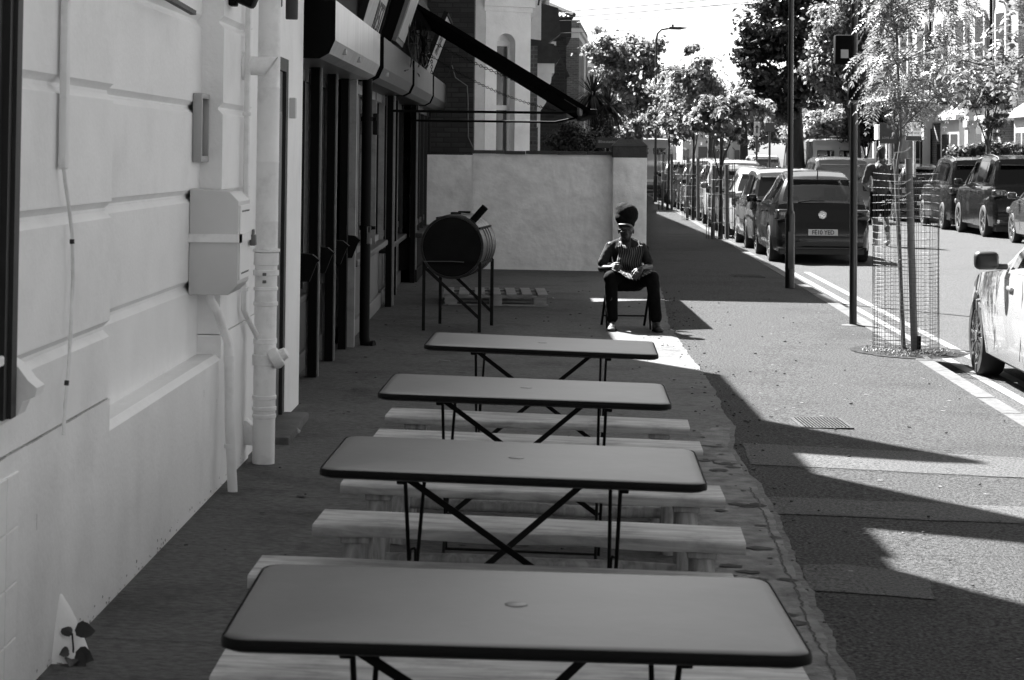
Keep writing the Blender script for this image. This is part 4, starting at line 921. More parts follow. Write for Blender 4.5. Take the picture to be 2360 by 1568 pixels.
# telegraph pole and far signs
c=Vector((12.5,66,ROADZ)); t=thing('telegraph_pole',c,'dark leaning wooden telegraph pole behind the leaves of the caged sapling','pole')
MB().tube([(0,0,-.1),(-.02,0,2),(-.28,0,9.5)],[.115,.105,.09],12).build('pole','bark',t,True); MB().box(-1,.45,-.05,.05,8.9,9.0).build('cross_arm','bark',t)
m=MB(); t=thing('overhead_cables',(0,60,0),'thin overhead telephone cables fanning across the white sky','cable')
for (a,b,Ya,Yb,sg) in (((1250,30),(1760,-12),60,64,10),((1250,44),(1730,5),62,66,8),((1180,32),(1740,8),70,66,14),((1330,52),(1745,6),80,66,12),((1420,62),(1740,20),90,66,10),((1250,48),(1560,38),64,80,10),((1500,90),(1745,22),90,66,6),((1600,140),(1745,92),100,70,6),((1200,78),(1480,68),58,75,8)):
    q=[at(a[0]+(b[0]-a[0])*i/20,a[1]+(b[1]-a[1])*i/20+4*sg*.25*(i/20)*(1-i/20),Ya+(Yb-Ya)*i/20)-t.location for i in range(21)]; mm_=MB(); mm_.tube(q,.011,4,False); mm_.build('cable','grey_paint',t)
def farpost(px,py,Y,h,label,cat,shape):
    b=at(px,py,Y); t=thing('road_sign',(b.x,Y,-.1),label,cat); z=b.z+.1
    MB().tube([(0,0,0),(0,0,z)],.05,8).build('post','grey_paint',t,True); s=MB(); s.rbox((0,-.06,z+.05),shape,.02); s.build('plate','grey_paint' if cat!='arrow sign' else 'sign_white',t); return t
farpost(1774,296,90,3,'small dark road sign on a post among the trees beyond the white estate car','road sign',(.42,.04,.42))
t=farpost(1744,300,92,3,'narrow road sign with an upward arrow beside the small dark sign','arrow sign',(.26,.04,.62)); z=t.children[1]
MB().prism([(-.03,-.2),(.03,-.2),(.03,.05),(.09,.05),(0,.2),(-.09,.05),(-.03,.05)],-.095,-.088,'y').build('arrow','sign_black',t).location=(0,0,at(1744,300,92).z+.15)
# ================================================================ caged street saplings
def cage(t,r,h,nv,zz,th,flare=0):
    m=MB()
    for i in range(nv):
        a=2*PI*(i+.3*random.random())/nv; dx=.01*random.uniform(-1,1); m.tube([(r*math.cos(a),r*math.sin(a),.0),((r+dx)*math.cos(a),(r+dx)*math.sin(a),h*.5),(r*math.cos(a+.01),r*math.sin(a+.01),h+.01)],th,4,False)
    for z in zz: m.tube([((r+.006*math.sin(3*a+z*4))*math.cos(a),(r+.006*math.sin(3*a+z*4))*math.sin(a),z+.006*math.sin(a*2+z*9)) for a in [2*PI*i/28 for i in range(29)]],th,4,False)
    return m.build('wire_cage','wire_steel',t)
LEAFN=leafmat('leaf_near',.14,.5,.35); LEAFM=leafmat('leaf_street',.20,.55,.6); LEAFB=leafmat('leaf_big_dark',.04,.25,.8); LEAFP=leafmat('leaf_pale',.17,.5,.55); LEAFI=leafmat('leaf_ivy',.09,.4,.6); LEAFG=leafmat('leaf_dark_garden',.016,.25,.6)
def frond(mb,b,d,L,n=7,ll=.04,droop=.35,wd=.4):
    b=Vector(b); d=Vector(d).normalized(); side=d.cross(Vector((0,0,1))); 
    if side.length<.05: side=Vector((1,0,0))
    side.normalize(); tilt=random.uniform(-.5,.5); up=side.cross(d); side=side*math.cos(tilt)+up*math.sin(tilt); pts=[b+d*L*t_+Vector((0,0,-droop*L*t_*t_)) for t_ in [i/n for i in range(n+1)]]
    for i in range(1,n+1):
        p=pts[i]; ax=(pts[i]-pts[i-1]).normalized(); s_=ll*(1-.45*abs(i/n-.45))*random.uniform(.85,1.1)
        for sg in (-1,1):
            q=(side*sg*.9+ax*.45+Vector((0,0,random.uniform(-.45,.15)))).normalized(); w_=ax*s_*wd*.5; k=len(mb.v)
            mb.v+=[tuple(p),tuple(p+q*s_*.45+w_),tuple(p+q*s_),tuple(p+q*s_*.5-w_)]; mb.f.append((k,k+1,k+2,k+3))
    p=pts[-1]; q=(pts[-1]-pts[-2]).normalized(); w_=side*ll*wd*.5; k=len(mb.v); mb.v+=[tuple(p),tuple(p+q*ll*.5+w_),tuple(p+q*ll),tuple(p+q*ll*.5-w_)]; mb.f.append((k,k+1,k+2,k+3))
def rdir(): 
    v=Vector((random.gauss(0,1),random.gauss(0,1),random.gauss(0,1))); return v.normalized()
def limb(mb,a,b,r0,r1,wob=.06,n=6):
    a=Vector(a); b=Vector(b); L=(b-a).length; pts=[]
    for i in range(n+1):
        t_=i/n; p=a.lerp(b,t_)+Vector((noise.noise(a*3+Vector((t_*3,0,0))),noise.noise(b*3+Vector((0,t_*3,0))),0))*wob*L*math.sin(PI*t_)+Vector((0,0,.10*L*math.sin(PI*t_))); pts.append(p)
    mb.tube(pts,[r0+(r1-r0)*i/n for i in range(n+1)],7); return pts
random.seed(31)
base=gnd(2088,812); tr_=thing('sapling',base,'young feathery leaved tree tied to a stake inside the nearest round wire cage','young tree')
def lc(px,py,Y): return at(px,py,Y)-base
tm=MB(); YB=base.y; fork=lc(2076,330,YB)
tpts=[lc(2084,806,YB),lc(2078,700,YB),(lc(2073,560,YB)),lc(2066,440,YB),lc(2068,380,YB),fork,lc(2074,240,YB),lc(2069,150,YB),lc(2066,40,YB),lc(2060,-120,YB)]
tm.tube(tpts,[.017,.016,.015,.014,.014,.014,.012,.011,.009,.006],8); tm.build('trunk','bark_pale',tr_,True)
lf=MB(); br=MB()
CL=[(2030,40,42,.1),(2060,20,80,0),(2040,120,60,-.3),(2065,190,55,-.2),(2100,215,45,.1),(2120,120,55,.3),(2012,128,28,.2),(2030,235,38,-.1),(2112,232,26,.1),(2180,60,55,.2),(2235,105,40,.1),(2165,190,35,-.1),(2205,25,55,.3),(2218,195,32,0),(2090,-70,110,0),(2030,-60,60,.2),(2200,-70,80,0),(2150,-10,55,-.2),(2020,175,40,.1),(2085,160,50,.4),(2190,130,35,.1)]
for x,y,r,dy in CL:
    ce=lc(x,y,YB+dy); k=min(range(4,10),key=lambda i:(tpts[i]-ce).length+max(0,tpts[i].z-ce.z+.15)*2); limb(br,tpts[k],ce,.006,.002,.08); rr=r/268
    for i in range(int(15*(r/50)**2)+8):
        v=rdir(); p=ce+v*rr*random.uniform(.1,.8); d=Vector((v.x,v.y,v.z*.5-.25)).normalized(); frond(lf,p,d,random.uniform(.15,.25),9,random.uniform(.045,.065),.55,.40)
for a,b in ((lc(2075,300,YB),lc(2232,190,YB-.1)),(fork,lc(2010,200,YB))): limb(br,a,b,.008,.003,.04,8)
for y in (462,470,600): frond(lf,lc(2065,y,YB),(-.7,-.3,.2),.13,6,.04,.3); frond(lf,lc(2068,y,YB),(.6,-.3,.3),.10,5,.035,.3)
br.build('branch','bark_pale',tr_,True); lf.build('foliage',LEAFN,tr_,recalc=False)
m=MB(); m.tube([lc(2108,812,YB),lc(2094,366,YB)],.033,14); m.build('stake','stake_wood',tr_,True)
m=MB(); m.tube([lc(2082,800,YB+.1),lc(2064,368,YB+.1)],.020,10); m.build('stake','stake_wood',tr_,True)
m=MB()
for y in (425,455,352): a=lc(2064,y,YB); b=lc(2098,y-10,YB); m.tube([a+Vector((-.02,-.02,0)),a.lerp(b,.5)+Vector((0,-.04,-.012)),b+Vector((0,-.03,.01))],.006,6)
m.tube([lc(2064,352,YB-.03),lc(2058,372,YB-.04),lc(2053,392,YB-.03)],.006,6); m.build('tie','sign_white',tr_,True)
cage(tr_,.298,1.63,36,[.02+.035*i for i in range(26)]+[.96+.066*i for i in range(11)],.0017)
m=MB(); m.rbox(lc(2118,790,YB-.05),(.03,.03,.12),.004); m.build('peg','black_matt',tr_)
# soil and weeds round it
m=MB(); n=40; m.add([tuple(Vector((0,0,0)))]+[(( .52+.08*noise.noise(Vector((3*math.cos(a),3*math.sin(a),0))))*math.cos(a),(.62)*math.sin(a)*(1+.1*noise.noise(Vector((a,2,2)))),0) for a in [2*PI*i/n for i in range(n)]],[(0,i+1,(i+1)%n+1) for i in range(n)])
m.v=[(x+base.x+.02,y+base.y,gz(x+base.x,y+base.y)+.006) for x,y,z in m.v]; struct(m.build('tree_pit','earth',recalc=False))
m=MB(); random.seed(9)
for i in range(700):
    a=random.uniform(0,2*PI); r=.36*random.random()**.6; b=Vector((r*math.cos(a)*1.15,r*math.sin(a)*1.2-.05,.005)); leafshape(m,b,(random.gauss(0,1),random.gauss(0,1),random.uniform(.2,1.6)),random.uniform(.03,.10),random.uniform(.006,.016),droop=.5,n=3)
for v_ in range(len(m.v)): pass
o=m.build('weeds',LEAFI,None,True,recalc=False); o.location=base; tag(o,'low straggly weeds growing round the foot of the wire cage','weeds',kind='stuff')
# farther cages with their young trees
def leafcloud(mb,ce,rad,n,s_,clumps=0,flat=.9,sub=.45):
    ce=Vector(ce); cs=[]
    for i in range(clumps or 1):
        v=rdir(); cs.append((ce+Vector((v.x*rad[0],v.y*rad[1],v.z*rad[2]))*random.uniform(.2,1.05),min(rad)*sub*random.uniform(.5,1.2)))
    per=max(1,int(n*1.5)//len(cs))
    for c_,r_ in cs:
        for i in range(int(per*random.uniform(.5,1.5))):
            v=rdir(); g3=abs(random.gauss(0,.62)); p=c_+Vector((v.x*1.15,v.y*1.15,v.z*.7))*r_*g3; nn=(v+rdir()*.7+Vector((0,0,.35))).normalized(); u=nn.cross(rdir()); 
            if u.length<.05: continue
            u.normalize(); w_=nn.cross(u); ss=s_*random.uniform(.6,1.3); k=len(mb.v)
            mb.v+=[tuple(p-u*ss*.5),tuple(p+w_*ss*.32+nn*ss*.08),tuple(p+u*ss*.5),tuple(p-w_*ss*.32+nn*ss*.08)]; mb.f.append((k,k+1,k+2,k+3))
def tree(name,base,clouds,label,cat,leaf,ls,trunk_r,top,group=None,barkm='bark',lean=(0,0)):
    base=Vector(base); t=thing(name,base,label,cat,group); tk=MB(); top=Vector(top)-base; a=Vector((0,0,-.1)); pts=[a,a.lerp(top,.3)+Vector((lean[0],lean[1],0)),a.lerp(top,.6)+Vector((lean[0],lean[1],0))*1.3,top]
    tk.tube(pts,[trunk_r*1.15,trunk_r*.9,trunk_r*.75,trunk_r*.35],10); tk.build('trunk',barkm,t,True); b=MB(); l=MB()
    for ce,rad,n,cl in clouds:
        ce=Vector(ce)-base; s_=pts[2].lerp(pts[1],random.random()*.4); limb(b,s_ if ce.z>s_.z else pts[1],ce,trunk_r*.42,trunk_r*.12)
        for q in range(5): v=rdir(); limb(b,ce-Vector((0,0,rad[2]*.4)),ce+Vector((v.x*rad[0],v.y*rad[1],abs(v.z)*rad[2]))*.8,trunk_r*.16,trunk_r*.05,.08,4)
        leafcloud(l,ce,rad,n,ls,cl)
    b.build('limb',barkm,t,True); l.build('crown',leaf,t,recalc=False); return t
def C(px,py,Y,rx,rz_,n,cl,ry=None):   # cloud from photo position and metric radii in px
    k=Y/4700; return (at(px,py,Y),(rx*k,(ry or rx)*k,rz_*k),n,cl)
G='young street trees in wire cages along the far kerb'
random.seed(41)
for (px,py,lab,cl,ctop,h) in (
  (1660,551,'caged street tree behind the silver people carrier, with a low dark crown',[C(1665,262,41.5,62,52,2300,26),C(1720,250,41.5,50,45,1500,18),(at(1612,275,41.5),(.34,.4,.28),700,9),C(1634,150,41.5,14,30,120,0),C(1690,312,41.5,30,22,500,7)],(1662,250),1.60),
  (1597,508,'caged street tree between the sapling and the lamp, with a thick dark stake',[C(1600,185,54,60,60,2600,28),C(1560,260,54,50,45,1500,16),C(1632,225,54,40,45,1200,14),C(1590,110,54,28,22,300,6)],(1600,200),1.75),
  (1538,484,'farthest caged street tree, just right of the curved street lamp',[C(1550,220,63,56,60,1800,22),C(1520,270,63,30,30,900,10)],(1545,240),1.85)):
    b=gnd(px,py); t=tree('street_tree',b,cl,lab,'young tree',LEAFM,.13,.045,at(ctop[0],ctop[1],b.y),G)
    cage(t,.30,h,16,[.05+.30*i for i in range(6)],.0045)
    for dx in (-.16,.14): MB().tube([(dx,0,0),(dx*.9,0,h*.98)],.045,8).build('stake','stake_wood',t,True)
# ================================================================ cars
mat('tyre',.012,.8,0,3,.1,40); mat('rim_silver',.35,.25,metal=.8); mat('rim_dark',.03,.4); mat('trim_black',.01,.45); mat('lamp_red',.02,.12,coat=1); mat('lamp_clear',.2,.1,coat=1); mat('plate_white',.5,.4); mat('chrome',.7,.12,metal=1); mat('seat_grey',.03,.8)
for nme,g_,me in (('paint_black',.003,0),('paint_dark',.009,0),('paint_grey',.05,.2),('paint_silver',.13,.3),('paint_white',.34,0),('paint_pale',.2,.1)): mat(nme,g_,.22,coat=1 if g_>.02 else .5,metal=me,spec=.5 if g_>.02 else .3)
def wheel(t,x,y,r,side,spokes,rimm='rim_silver',wd=.21):
    w_=D.objects.new('wheel',None); COL.objects.link(w_); w_.parent=t; w_.location=(x,y,r)
    MB().lathe([(r*.70,-wd/2+.01),(r*.72,-wd/2),(r*.95,-wd/2),(r,-wd/2+.02),(r,wd/2-.02),(r*.95,wd/2),(r*.72,wd/2),(r*.70,wd/2-.012),(r*.70,-wd/2+.01)],axis='x',n=36,caps=False).build('tyre','tyre',w_,True,50)
    o=side*wd/2; m=MB(); m.lathe([(r*.705,o-side*.008),(r*.66,o-side*.012),(r*.64,o-side*.03)],axis='x',n=32,caps=False)
    for i in range(spokes):
        a=2*PI*i/spokes; k=.16 if spokes>9 else .0; p0=Vector((o-side*.02,r*.13*math.cos(a),r*.13*math.sin(a))); pm=Vector((o-side*.012,r*.42*math.cos(a+k*.5),r*.42*math.sin(a+k*.5))); p=Vector((o-side*.014,r*.68*math.cos(a+k),r*.68*math.sin(a+k)))
        ww=r*(.10 if spokes<9 else .045); 
        for u,v in ((p0,pm),(pm,p)): m.bar(u,v,.02,ww,up=(1,0,0)) if False else m.bar(u,v,ww,.018,up=(1,0,0))
    m.lathe([(r*.16,o-side*.004),(r*.15,o-side*.001),(.001,o)],axis='x',n=16,caps=False); m.build('rim',rimm,w_,True,30)
    MB().lathe([(r*.69,o-side*.06),(.001,o-side*.06)],axis='x',n=24,caps=False).build('brake','rim_dark',w_)
    return w_
def car(name,label,cx,cy,rz,L,W,H,paint,kind='hatch',group=None,plate=None,detail=1,cat='car',wr=.32,rim='rim_silver',spokes=10,rails=False,glass=GLASSD,z=ROADZ,taper=0):
    t=thing(name,(cx,cy,z+.004),label,cat,group,rz=rz); hl=L/2; hw=W/2
    ya,yf=-hl+.17*L+.10,hl-.19*L          # rear and front axle
    if kind=='hatch': deck=[(0,.52),(.012,.60),(.02,.66),(.03,.86),(.045,.97),(.10,.99),(.5,.95),(.70,.93),(.80,.88),(.93,.72),(.98,.60),(1,.50)]; roof=[(.045,.97),(.14,1.27),(.20,1.42),(.31,1.49),(.42,1.51),(.54,1.46),(.62,1.33),(.74,.93)]; rk=(.06,.185); wk=(.60,.735)
    if kind=='saloon': deck=[(0,.52),(.012,.60),(.02,.66),(.03,.86),(.045,.97),(.10,1.0),(.5,.97),(.62,.95),(.70,.93),(.80,.89),(.93,.74),(.98,.60),(1,.50)]; roof=[(.12,1.0),(.22,1.30),(.30,1.40),(.38,1.42),(.46,1.38),(.64,.95)]; rk=(.13,.27); wk=(.46,.63)
    if kind=='suv': deck=[(0,.62),(.012,.72),(.02,.80),(.03,1.02),(.04,1.07),(.10,1.08),(.5,1.06),(.70,1.05),(.80,1.02),(.93,.90),(.98,.75),(1,.6)]; roof=[(.04,1.07),(.09,1.45),(.12,1.62),(.2,1.68),(.42,1.70),(.55,1.66),(.63,1.48),(.74,1.05)]; rk=(.045,.10); wk=(.62,.735)
    if kind=='mpv': deck=[(0,.58),(.012,.68),(.02,.74),(.03,.95),(.04,1.0),(.10,1.01),(.5,.98),(.74,.95),(.82,.88),(.93,.72),(.98,.60),(1,.5)]; roof=[(.04,1.0),(.07,1.38),(.10,1.53),(.2,1.60),(.42,1.62),(.55,1.57),(.66,1.36),(.80,.93)]; rk=(.045,.085); wk=(.64,.79)
    if kind=='van': deck=[(0,.62),(.008,.8),(.012,1.1),(.018,1.14),(.1,1.14),(.7,1.12),(.80,1.08),(.93,.88),(.98,.7),(1,.55)]; roof=[(.018,1.14),(.025,2.0),(.04,2.22),(.1,2.26),(.5,2.27),(.66,2.22),(.74,1.95),(.84,1.08)]; rk=(.02,.03); wk=(.73,.83)
    hs_=H/max(r[1] for r in roof); dz=lambda u:float(np.interp(u,[a for a,b in deck],[b for a,b in deck]))*(hs_ if kind!='van' else hs_); rzf=lambda u:float(np.interp(u,[a for a,b in roof],[b for a,b in roof]))*hs_
    plan=lambda u: float(np.interp(u,[0,.012,.03,.08,.18,.5,.82,.90,.96,.985,1],[.80,.86,.90,.955,.99,1,.985,.95-.02*taper,.86-.09*taper,.78-.14*taper,.66-.16*taper]))
    us=sorted(set([round(x,4) for x in list(np.linspace(0,1,64))+[a for a,b in deck]+[a for a,b in roof]+[rk[0],rk[1],wk[0],wk[1]]]+[round(((yc+hl)+wr*1.12*math.cos(a))/L,4) for yc in (ya,yf) for a in [PI*i/16 for i in range(17)]]))
    us=[u for u in us if 0<=u<=1]; sill=.20 if kind!='suv' else .25; R_=wr*1.12
    rings=[]
    for u in us:
        y=-hl+u*L; zb=sill+(.06 if u<.04 or u>.97 else 0); arch=False
        for yc in (ya,yf):
            if abs(y-yc)<R_-.0001: zb=max(zb,wr+math.sqrt(R_*R_-(y-yc)**2)-.01)
        zd=dz(u); w_=hw*plan(u); zs=[zb,zb+.03,zb+(zd-zb)*.25,zb+(zd-zb)*.5,zb+(zd-zb)*.74,zb+(zd-zb)*.80,zb+(zd-zb)*.93,zd]
        def wf(z): return float(np.interp(z/ (1.0*hs_ if kind!='suv' else 1.08*hs_),[.15,.3,.5,.66,.72,.9,1.0],[.955,.985,1,.995,.985,.955,.90]))
        pr=[(w_*wf(zz),zz) for zz in zs]; pr[0]=(pr[0][0]-.03,zs[0]); pr+=[(w_*.74,zd+.022),(w_*.4,zd+.035),(0,zd+.04)]
        rings.append([(x,y,zz) for x,zz in pr]+[(-x,y,zz) for x,zz in pr[-2::-1]])
    m=MB(); k=len(rings[0])
    for r in rings: m.v+=[Vector(p) for p in r]
    for i in range(len(rings)-1):
        for j in range(k-1): a=i*k+j; m.f.append((a,a+1,a+k+1,a+k))
    m.f.append(tuple(range(k))); m.f.append(tuple((len(rings)-1)*k+j for j in range(k)))
    body=m.build('body',paint,t,True,32)
    # greenhouse
    g0,g1=roof[0][0],roof[-1][0]; gus=[u for u in us if g0<=u<=g1]+[g0,g1]; gus=sorted(set(gus)); rw={'hatch':.63,'saloon':.70,'suv':.74,'mpv':.74,'van':.86}[kind]
    Mp=MB(); parts={'roof':MB(),'side_window':MB(),'rear_window':MB(),'windscreen':MB(),'pillar':MB()}
    G=[]
    for u in gus:
        y=-hl+u*L; zd=dz(u)-.01; zt=max(zd+.004,rzf(u)); w_=hw*plan(u)*.925; f_=min(1,(zt-zd)/((.45 if kind!='van' else .9)*hs_)); wt=w_+(hw*rw-w_)*f_; 
        zc=zd+(zt-zd)*.12; G.append([(w_,y,zd),(w_+(wt-w_)*.10,y,zc),(w_+(wt-w_)*.86,y,zd+(zt-zd)*.80),(wt,y,zd+(zt-zd)*.93),(wt*.90,y,zt),(wt*.45,y,zt+.018),(0,y,zt+.024)])
    pill={'saloon':[(.12,.22),(.33,.35)],'hatch':[(.10,.20),(.385,.405),(.56,.575)],'suv':[(.08,.105),(.235,.25),(.42,.44),(.60,.615)],'mpv':[(.05,.09),(.20,.225),(.41,.43),(.62,.64)],'van':[(.0,.56),(.60,.62)]}[kind]
    if kind=='van': pill=[(0,.55),(.6,.615)]
    def isp(u): return any(a<=u<=b for a,b in pill)
    for i in range(len(gus)-1):
        u=(gus[i]+gus[i+1])/2; zd=dz(u); tall=rzf(u)-zd>.2*hs_
        for sg in (1,-1):
            for j in range(6):
                q=[Vector((p[0]*sg,p[1],p[2])) for p in (G[i][j],G[i][j+1],G[i+1][j+1],G[i+1][j])]
                if j in (1,):
                    key='side_window' if tall and not isp(u) and rk[1]+.0<u<wk[1] else 'pillar'
                    if kind!='van' and u<rk[1]+.03: key='pillar'
                elif j in (4,5):
                    key='rear_window' if rk[0]<u<rk[1] else 'windscreen' if wk[0]<u<wk[1] else 'roof'
                    if kind=='van' and key=='rear_window': key='roof'
                else: key='pillar'
                if j==4 and key in('rear_window','windscreen'): pass
                parts[key].add(q,[(0,1,2,3)])
    def weld(o):
        b=bmesh.new(); b.from_mesh(o.data); bmesh.ops.remove_doubles(b,verts=b.verts[:],dist=.0005); bmesh.ops.recalc_face_normals(b,faces=b.faces[:]); b.to_mesh(o.data); b.free(); o.data.shade_smooth(); o.data.set_sharp_from_angle(angle=R(35))
    for key,mt_ in (('roof',paint),('side_window',glass),('rear_window',glass),('windscreen',glass),('pillar',paint)):
        if parts[key].f:
            pt=body if key in('pillar',) else t; o=parts[key].build(key,mt_,pt,recalc=False); weld(o)
    if kind=='van':
        for sx in (-1,1): MB().rbox((sx*hw*.40,-hl+.03*L-.03,1.72*hs_),(hw*.62,.03,.42),.03).build('rear_window','glass_dark',t,True)
    # dark underside
    m=MB(); m.box(-hw*.82,hw*.82,-hl+.12,hl-.15,.16,.50); 
    m.build('underbody','trim_black',t)
    for x,s_ in ((-hw+.125,-1),(hw-.125,1)):
        for y in (ya,yf): wheel(t,x,y,wr,s_,spokes,rim)
    # lamps, plate, bumper, mirrors, handles
    u1=.02; zt=dz(.045)-.12*hs_
    for sx in (-1,1):
        zc={'hatch':.80,'saloon':.80,'suv':.92,'mpv':.92,'van':1.05}[kind]*hs_; hh={'hatch':.20,'saloon':.2,'suv':.18,'mpv':.28,'van':.4}[kind]; ww={'hatch':.30,'saloon':.3,'suv':.34,'mpv':.17,'van':.13}[kind]
        MB().rbox((sx*(hw*.90-ww/2+.02),-hl+.10,zc),(ww,.20,hh),.05,M=Euler((0,0,-sx*.30)).to_matrix(),seg=3).build('tail_lamp','lamp_red',t,True)
        if not taper: MB().rbox((sx*(hw*.72),hl-.16,.68*hs_),(.30,.30,.15),.05,M=Euler((0,0,-sx*.5)).to_matrix(),seg=3).build('headlight','lamp_clear',t,True)
        ym=-hl+(wk[1]-.055)*L; zm=dz(wk[1]-.05)+.06
        mm_=MB(); mm_.rbox((sx*(hw+.10),ym,zm+.03),(.20,.12,.15),.045,seg=3); mm_.rbox((sx*(hw-.02),ym+.02,zm-.02),(.12,.06,.05),.015); mm_.build('wing_mirror',paint if paint not in('paint_white',) else 'trim_black',t,True)
        if detail:
            dm=MB()
            for u in ((.30,.50) if kind!='van' else (.6,)): dm.rbox((sx*(hw*.975+.004),-hl+u*L,dz(u)-.13*hs_),(.03,.17,.035),.012)
            dm.build('door_handle',paint,t,True)
            sm=MB()
            for u in ((.205,.40,.615) if kind!='van' else (.55,.75)): sm.bar((sx*(hw*.998+.001),-hl+u*L,.30),(sx*(hw*.965+.002),-hl+(u+.004)*L,dz(u)-.05),.006,.004,up=(1,0,0))
            sm.build('door_gap','trim_black',body)
    m=MB(); m.rbox((0,-hl+.035,.36*hs_),(W*.80,.10,.22),.04); m.build('rear_bumper','trim_black' if kind!='hatch' else paint,t,True)
    zpl={'hatch':.56,'saloon':.6,'suv':.78,'mpv':.74,'van':.62}[kind]*hs_
    if kind=='hatch': zpl=.555
    yp=-hl-.002 if kind!='van' else -hl-.0
    p=MB().rbox((0,yp-.03,zpl),(.52,.012,.112),.004).build('number_plate','plate_white',t)
    if plate: text(plate,.105,MATS['sign_black'],p,Matrix.Translation((0,yp-.039,zpl-.002))@Matrix.Rotation(PI/2,4,'X'),name='registration',ext=.001,xs=.92,bold=.002)
    if kind!='van':
        zz=rzf(rk[1])+.012; yy=-hl+rk[1]*L; MB().rbox((0,yy-.05,zz-.015),(hw*1.25,.18,.025),.01).build('spoiler',paint if kind=='hatch' else paint,t,True)
    if rails:
        m=MB()
        for sx in (-1,1): m.tube([(sx*hw*.64,-hl+u*L,rzf(u)+(.035 if .13<u<.55 else .0)) for u in (.11,.14,.25,.4,.54,.57)],.014,6)
        m.build('roof_rail','chrome',t,True)
    t['_f']=0; del t['_f']
    return t,dict(hl=hl,hw=hw,L=L,hs=hs_,dz=dz,rz=rzf,rk=rk)
DIR=-.0345
def kerbcar(Yr,L,W): yc=Yr+L/2; return kx(yc)+.28+W/2,yc
# hero hatchback
L_,W_,H_=4.42,1.81,1.62; x,y=kerbcar(36.2,L_,W_)
t,c_=car('parked_car','dark hatchback with a pale number plate, nearest of the cars parked along the left kerb',x,y,DIR,L_,W_,H_,'paint_black','hatch',plate='FE10 YED',wr=.325,glass=GLASS)
zb=.86; m=MB(); yy=-L_/2+.045*L_-.115
m.lathe([(.070,-.004),(.075,-.008),(.068,-.014),(.062,-.010),(.060,-.004)],(0,yy,zb),28,axis='y',caps=False); m.tube([(-.035,yy-.01,zb+.045),(.03,yy-.014,zb+.03),(-.02,yy-.014,zb+.005),(.035,yy-.014,zb-.01),(.0,yy-.012,zb-.05),(-.045,yy-.01,zb-.02)],.008,6)
m.lathe([(.001,-.002),(.06,-.003)],(0,yy,zb),24,axis='y',caps=False); m.build('badge','chrome',t,True)
m=MB(); m.tube([(.05,-L_/2+.052*L_-.04,1.11),(-.2,-L_/2+.05*L_-.05,1.11),(-.42,-L_/2+.05*L_-.02,1.08)],.014,6); m.build('wiper','trim_black',t,True)
MB().tube([(0,-L_/2+.2*L_,1.55),(0,-L_/2+.17*L_,1.76)],[.012,.003],6).build('aerial','trim_black',t)
m=MB(); 
for sx in (-.42,.0,.42): m.rbox((sx,-1.0,.78),(.38,.14,.42),.05); m.rbox((sx,-1.0,1.06),(.22,.10,.17),.04)
for sx in (-.4,.4): m.rbox((sx,.1,.85),(.44,.14,.6),.05); m.rbox((sx,.08,1.22),(.24,.10,.18),.04)
m.build('seats','seat_grey',t,True)
text('ASTRA',.05,MATS['chrome'],t,Matrix.Translation((-.45,-L_/2-.035+.06,.66))@Matrix.Rotation(PI/2,4,'X'),name='badge_lettering',ext=.002) if False else None
KG='cars parked nose to tail along the left kerb'
rows=[(41.5,4.3,1.76,1.64,'paint_silver','mpv','silver people carrier parked just ahead of the dark hatchback',0),
(46.6,4.0,1.72,1.62,'paint_white','hatch','white hatchback parked ahead of the silver people carrier',0),
(51.4,4.2,1.76,1.66,'paint_silver','hatch','silver hatchback with dark spoiler shadow, third ahead of the black hatchback',0),
(56.4,4.4,1.82,1.78,'paint_white','suv','white tall car parked level with the second wire cage from the camera',1),
(61.6,4.2,1.76,1.62,'paint_black','hatch','black hatchback wedged between two white cars in the left row',0),
(66.6,4.4,1.80,1.8,'paint_pale','suv','pale tall car with roof rails near the curved street lamp',1),
(71.8,4.2,1.76,1.62,'paint_dark','hatch','dark hatchback just beyond the curved street lamp',0),
(76.8,4.2,1.76,1.7,'paint_silver','hatch','silver hatchback toward the far end of the left row',0),
(82.0,4.2,1.76,1.66,'paint_black','hatch','small black car near the far end of the left row',0),
(87.0,4.3,1.76,1.7,'paint_white','hatch','white car at the far end of the left row in front of the tall van',0)]
for Yr,L_,W_,H_,pt,kd,lab,rl in rows:
    x,y=kerbcar(Yr,L_,W_); car('parked_car',lab,x,y,DIR,L_,W_,H_,pt,kd,KG,wr=.31 if kd!='suv' else .35,rails=bool(rl),detail=1 if Yr<60 else 0)
x,y=kerbcar(95,5.6,2.0); car('parked_van','tall pale van closing the left row of parked cars',x-1.0,y,DIR,5.6,2.0,2.7,'paint_pale','van',cat='van',detail=0)
# right hand row
RG='cars parked along the right hand kerb'
t,c_=car('parked_car','large glossy black off-roader in the right hand row with lettering on its tail',12.45,51.1,-.02,4.82,1.96,1.97,'paint_black','suv',RG,wr=.385,rails=True,spokes=5,glass=GLASSD)
text('GLE 300',.085,MATS['chrome'],t,Matrix.Translation((-.62,-2.41+.015,1.10))@Matrix.Rotation(PI/2,4,'X'),name='lettering',ext=.003)
m=MB(); m.rbox((-.55,-2.40,.40),(.5,.05,.10),.02); m.rbox((.55,-2.40,.40),(.5,.05,.10),.02); m.build('exhaust_trim','chrome',t,True)
car('parked_car','dark grey off-roader parked ahead of the glossy black one',12.45,55.9,-.02,4.6,1.90,1.93,'paint_dark','suv',RG,wr=.365,rails=True)
car('parked_car','light grey car at the right edge of the picture, only its nose in view',12.2,44.9,-.02,4.4,1.8,1.6,'paint_grey','hatch',RG,wr=.335,spokes=7)
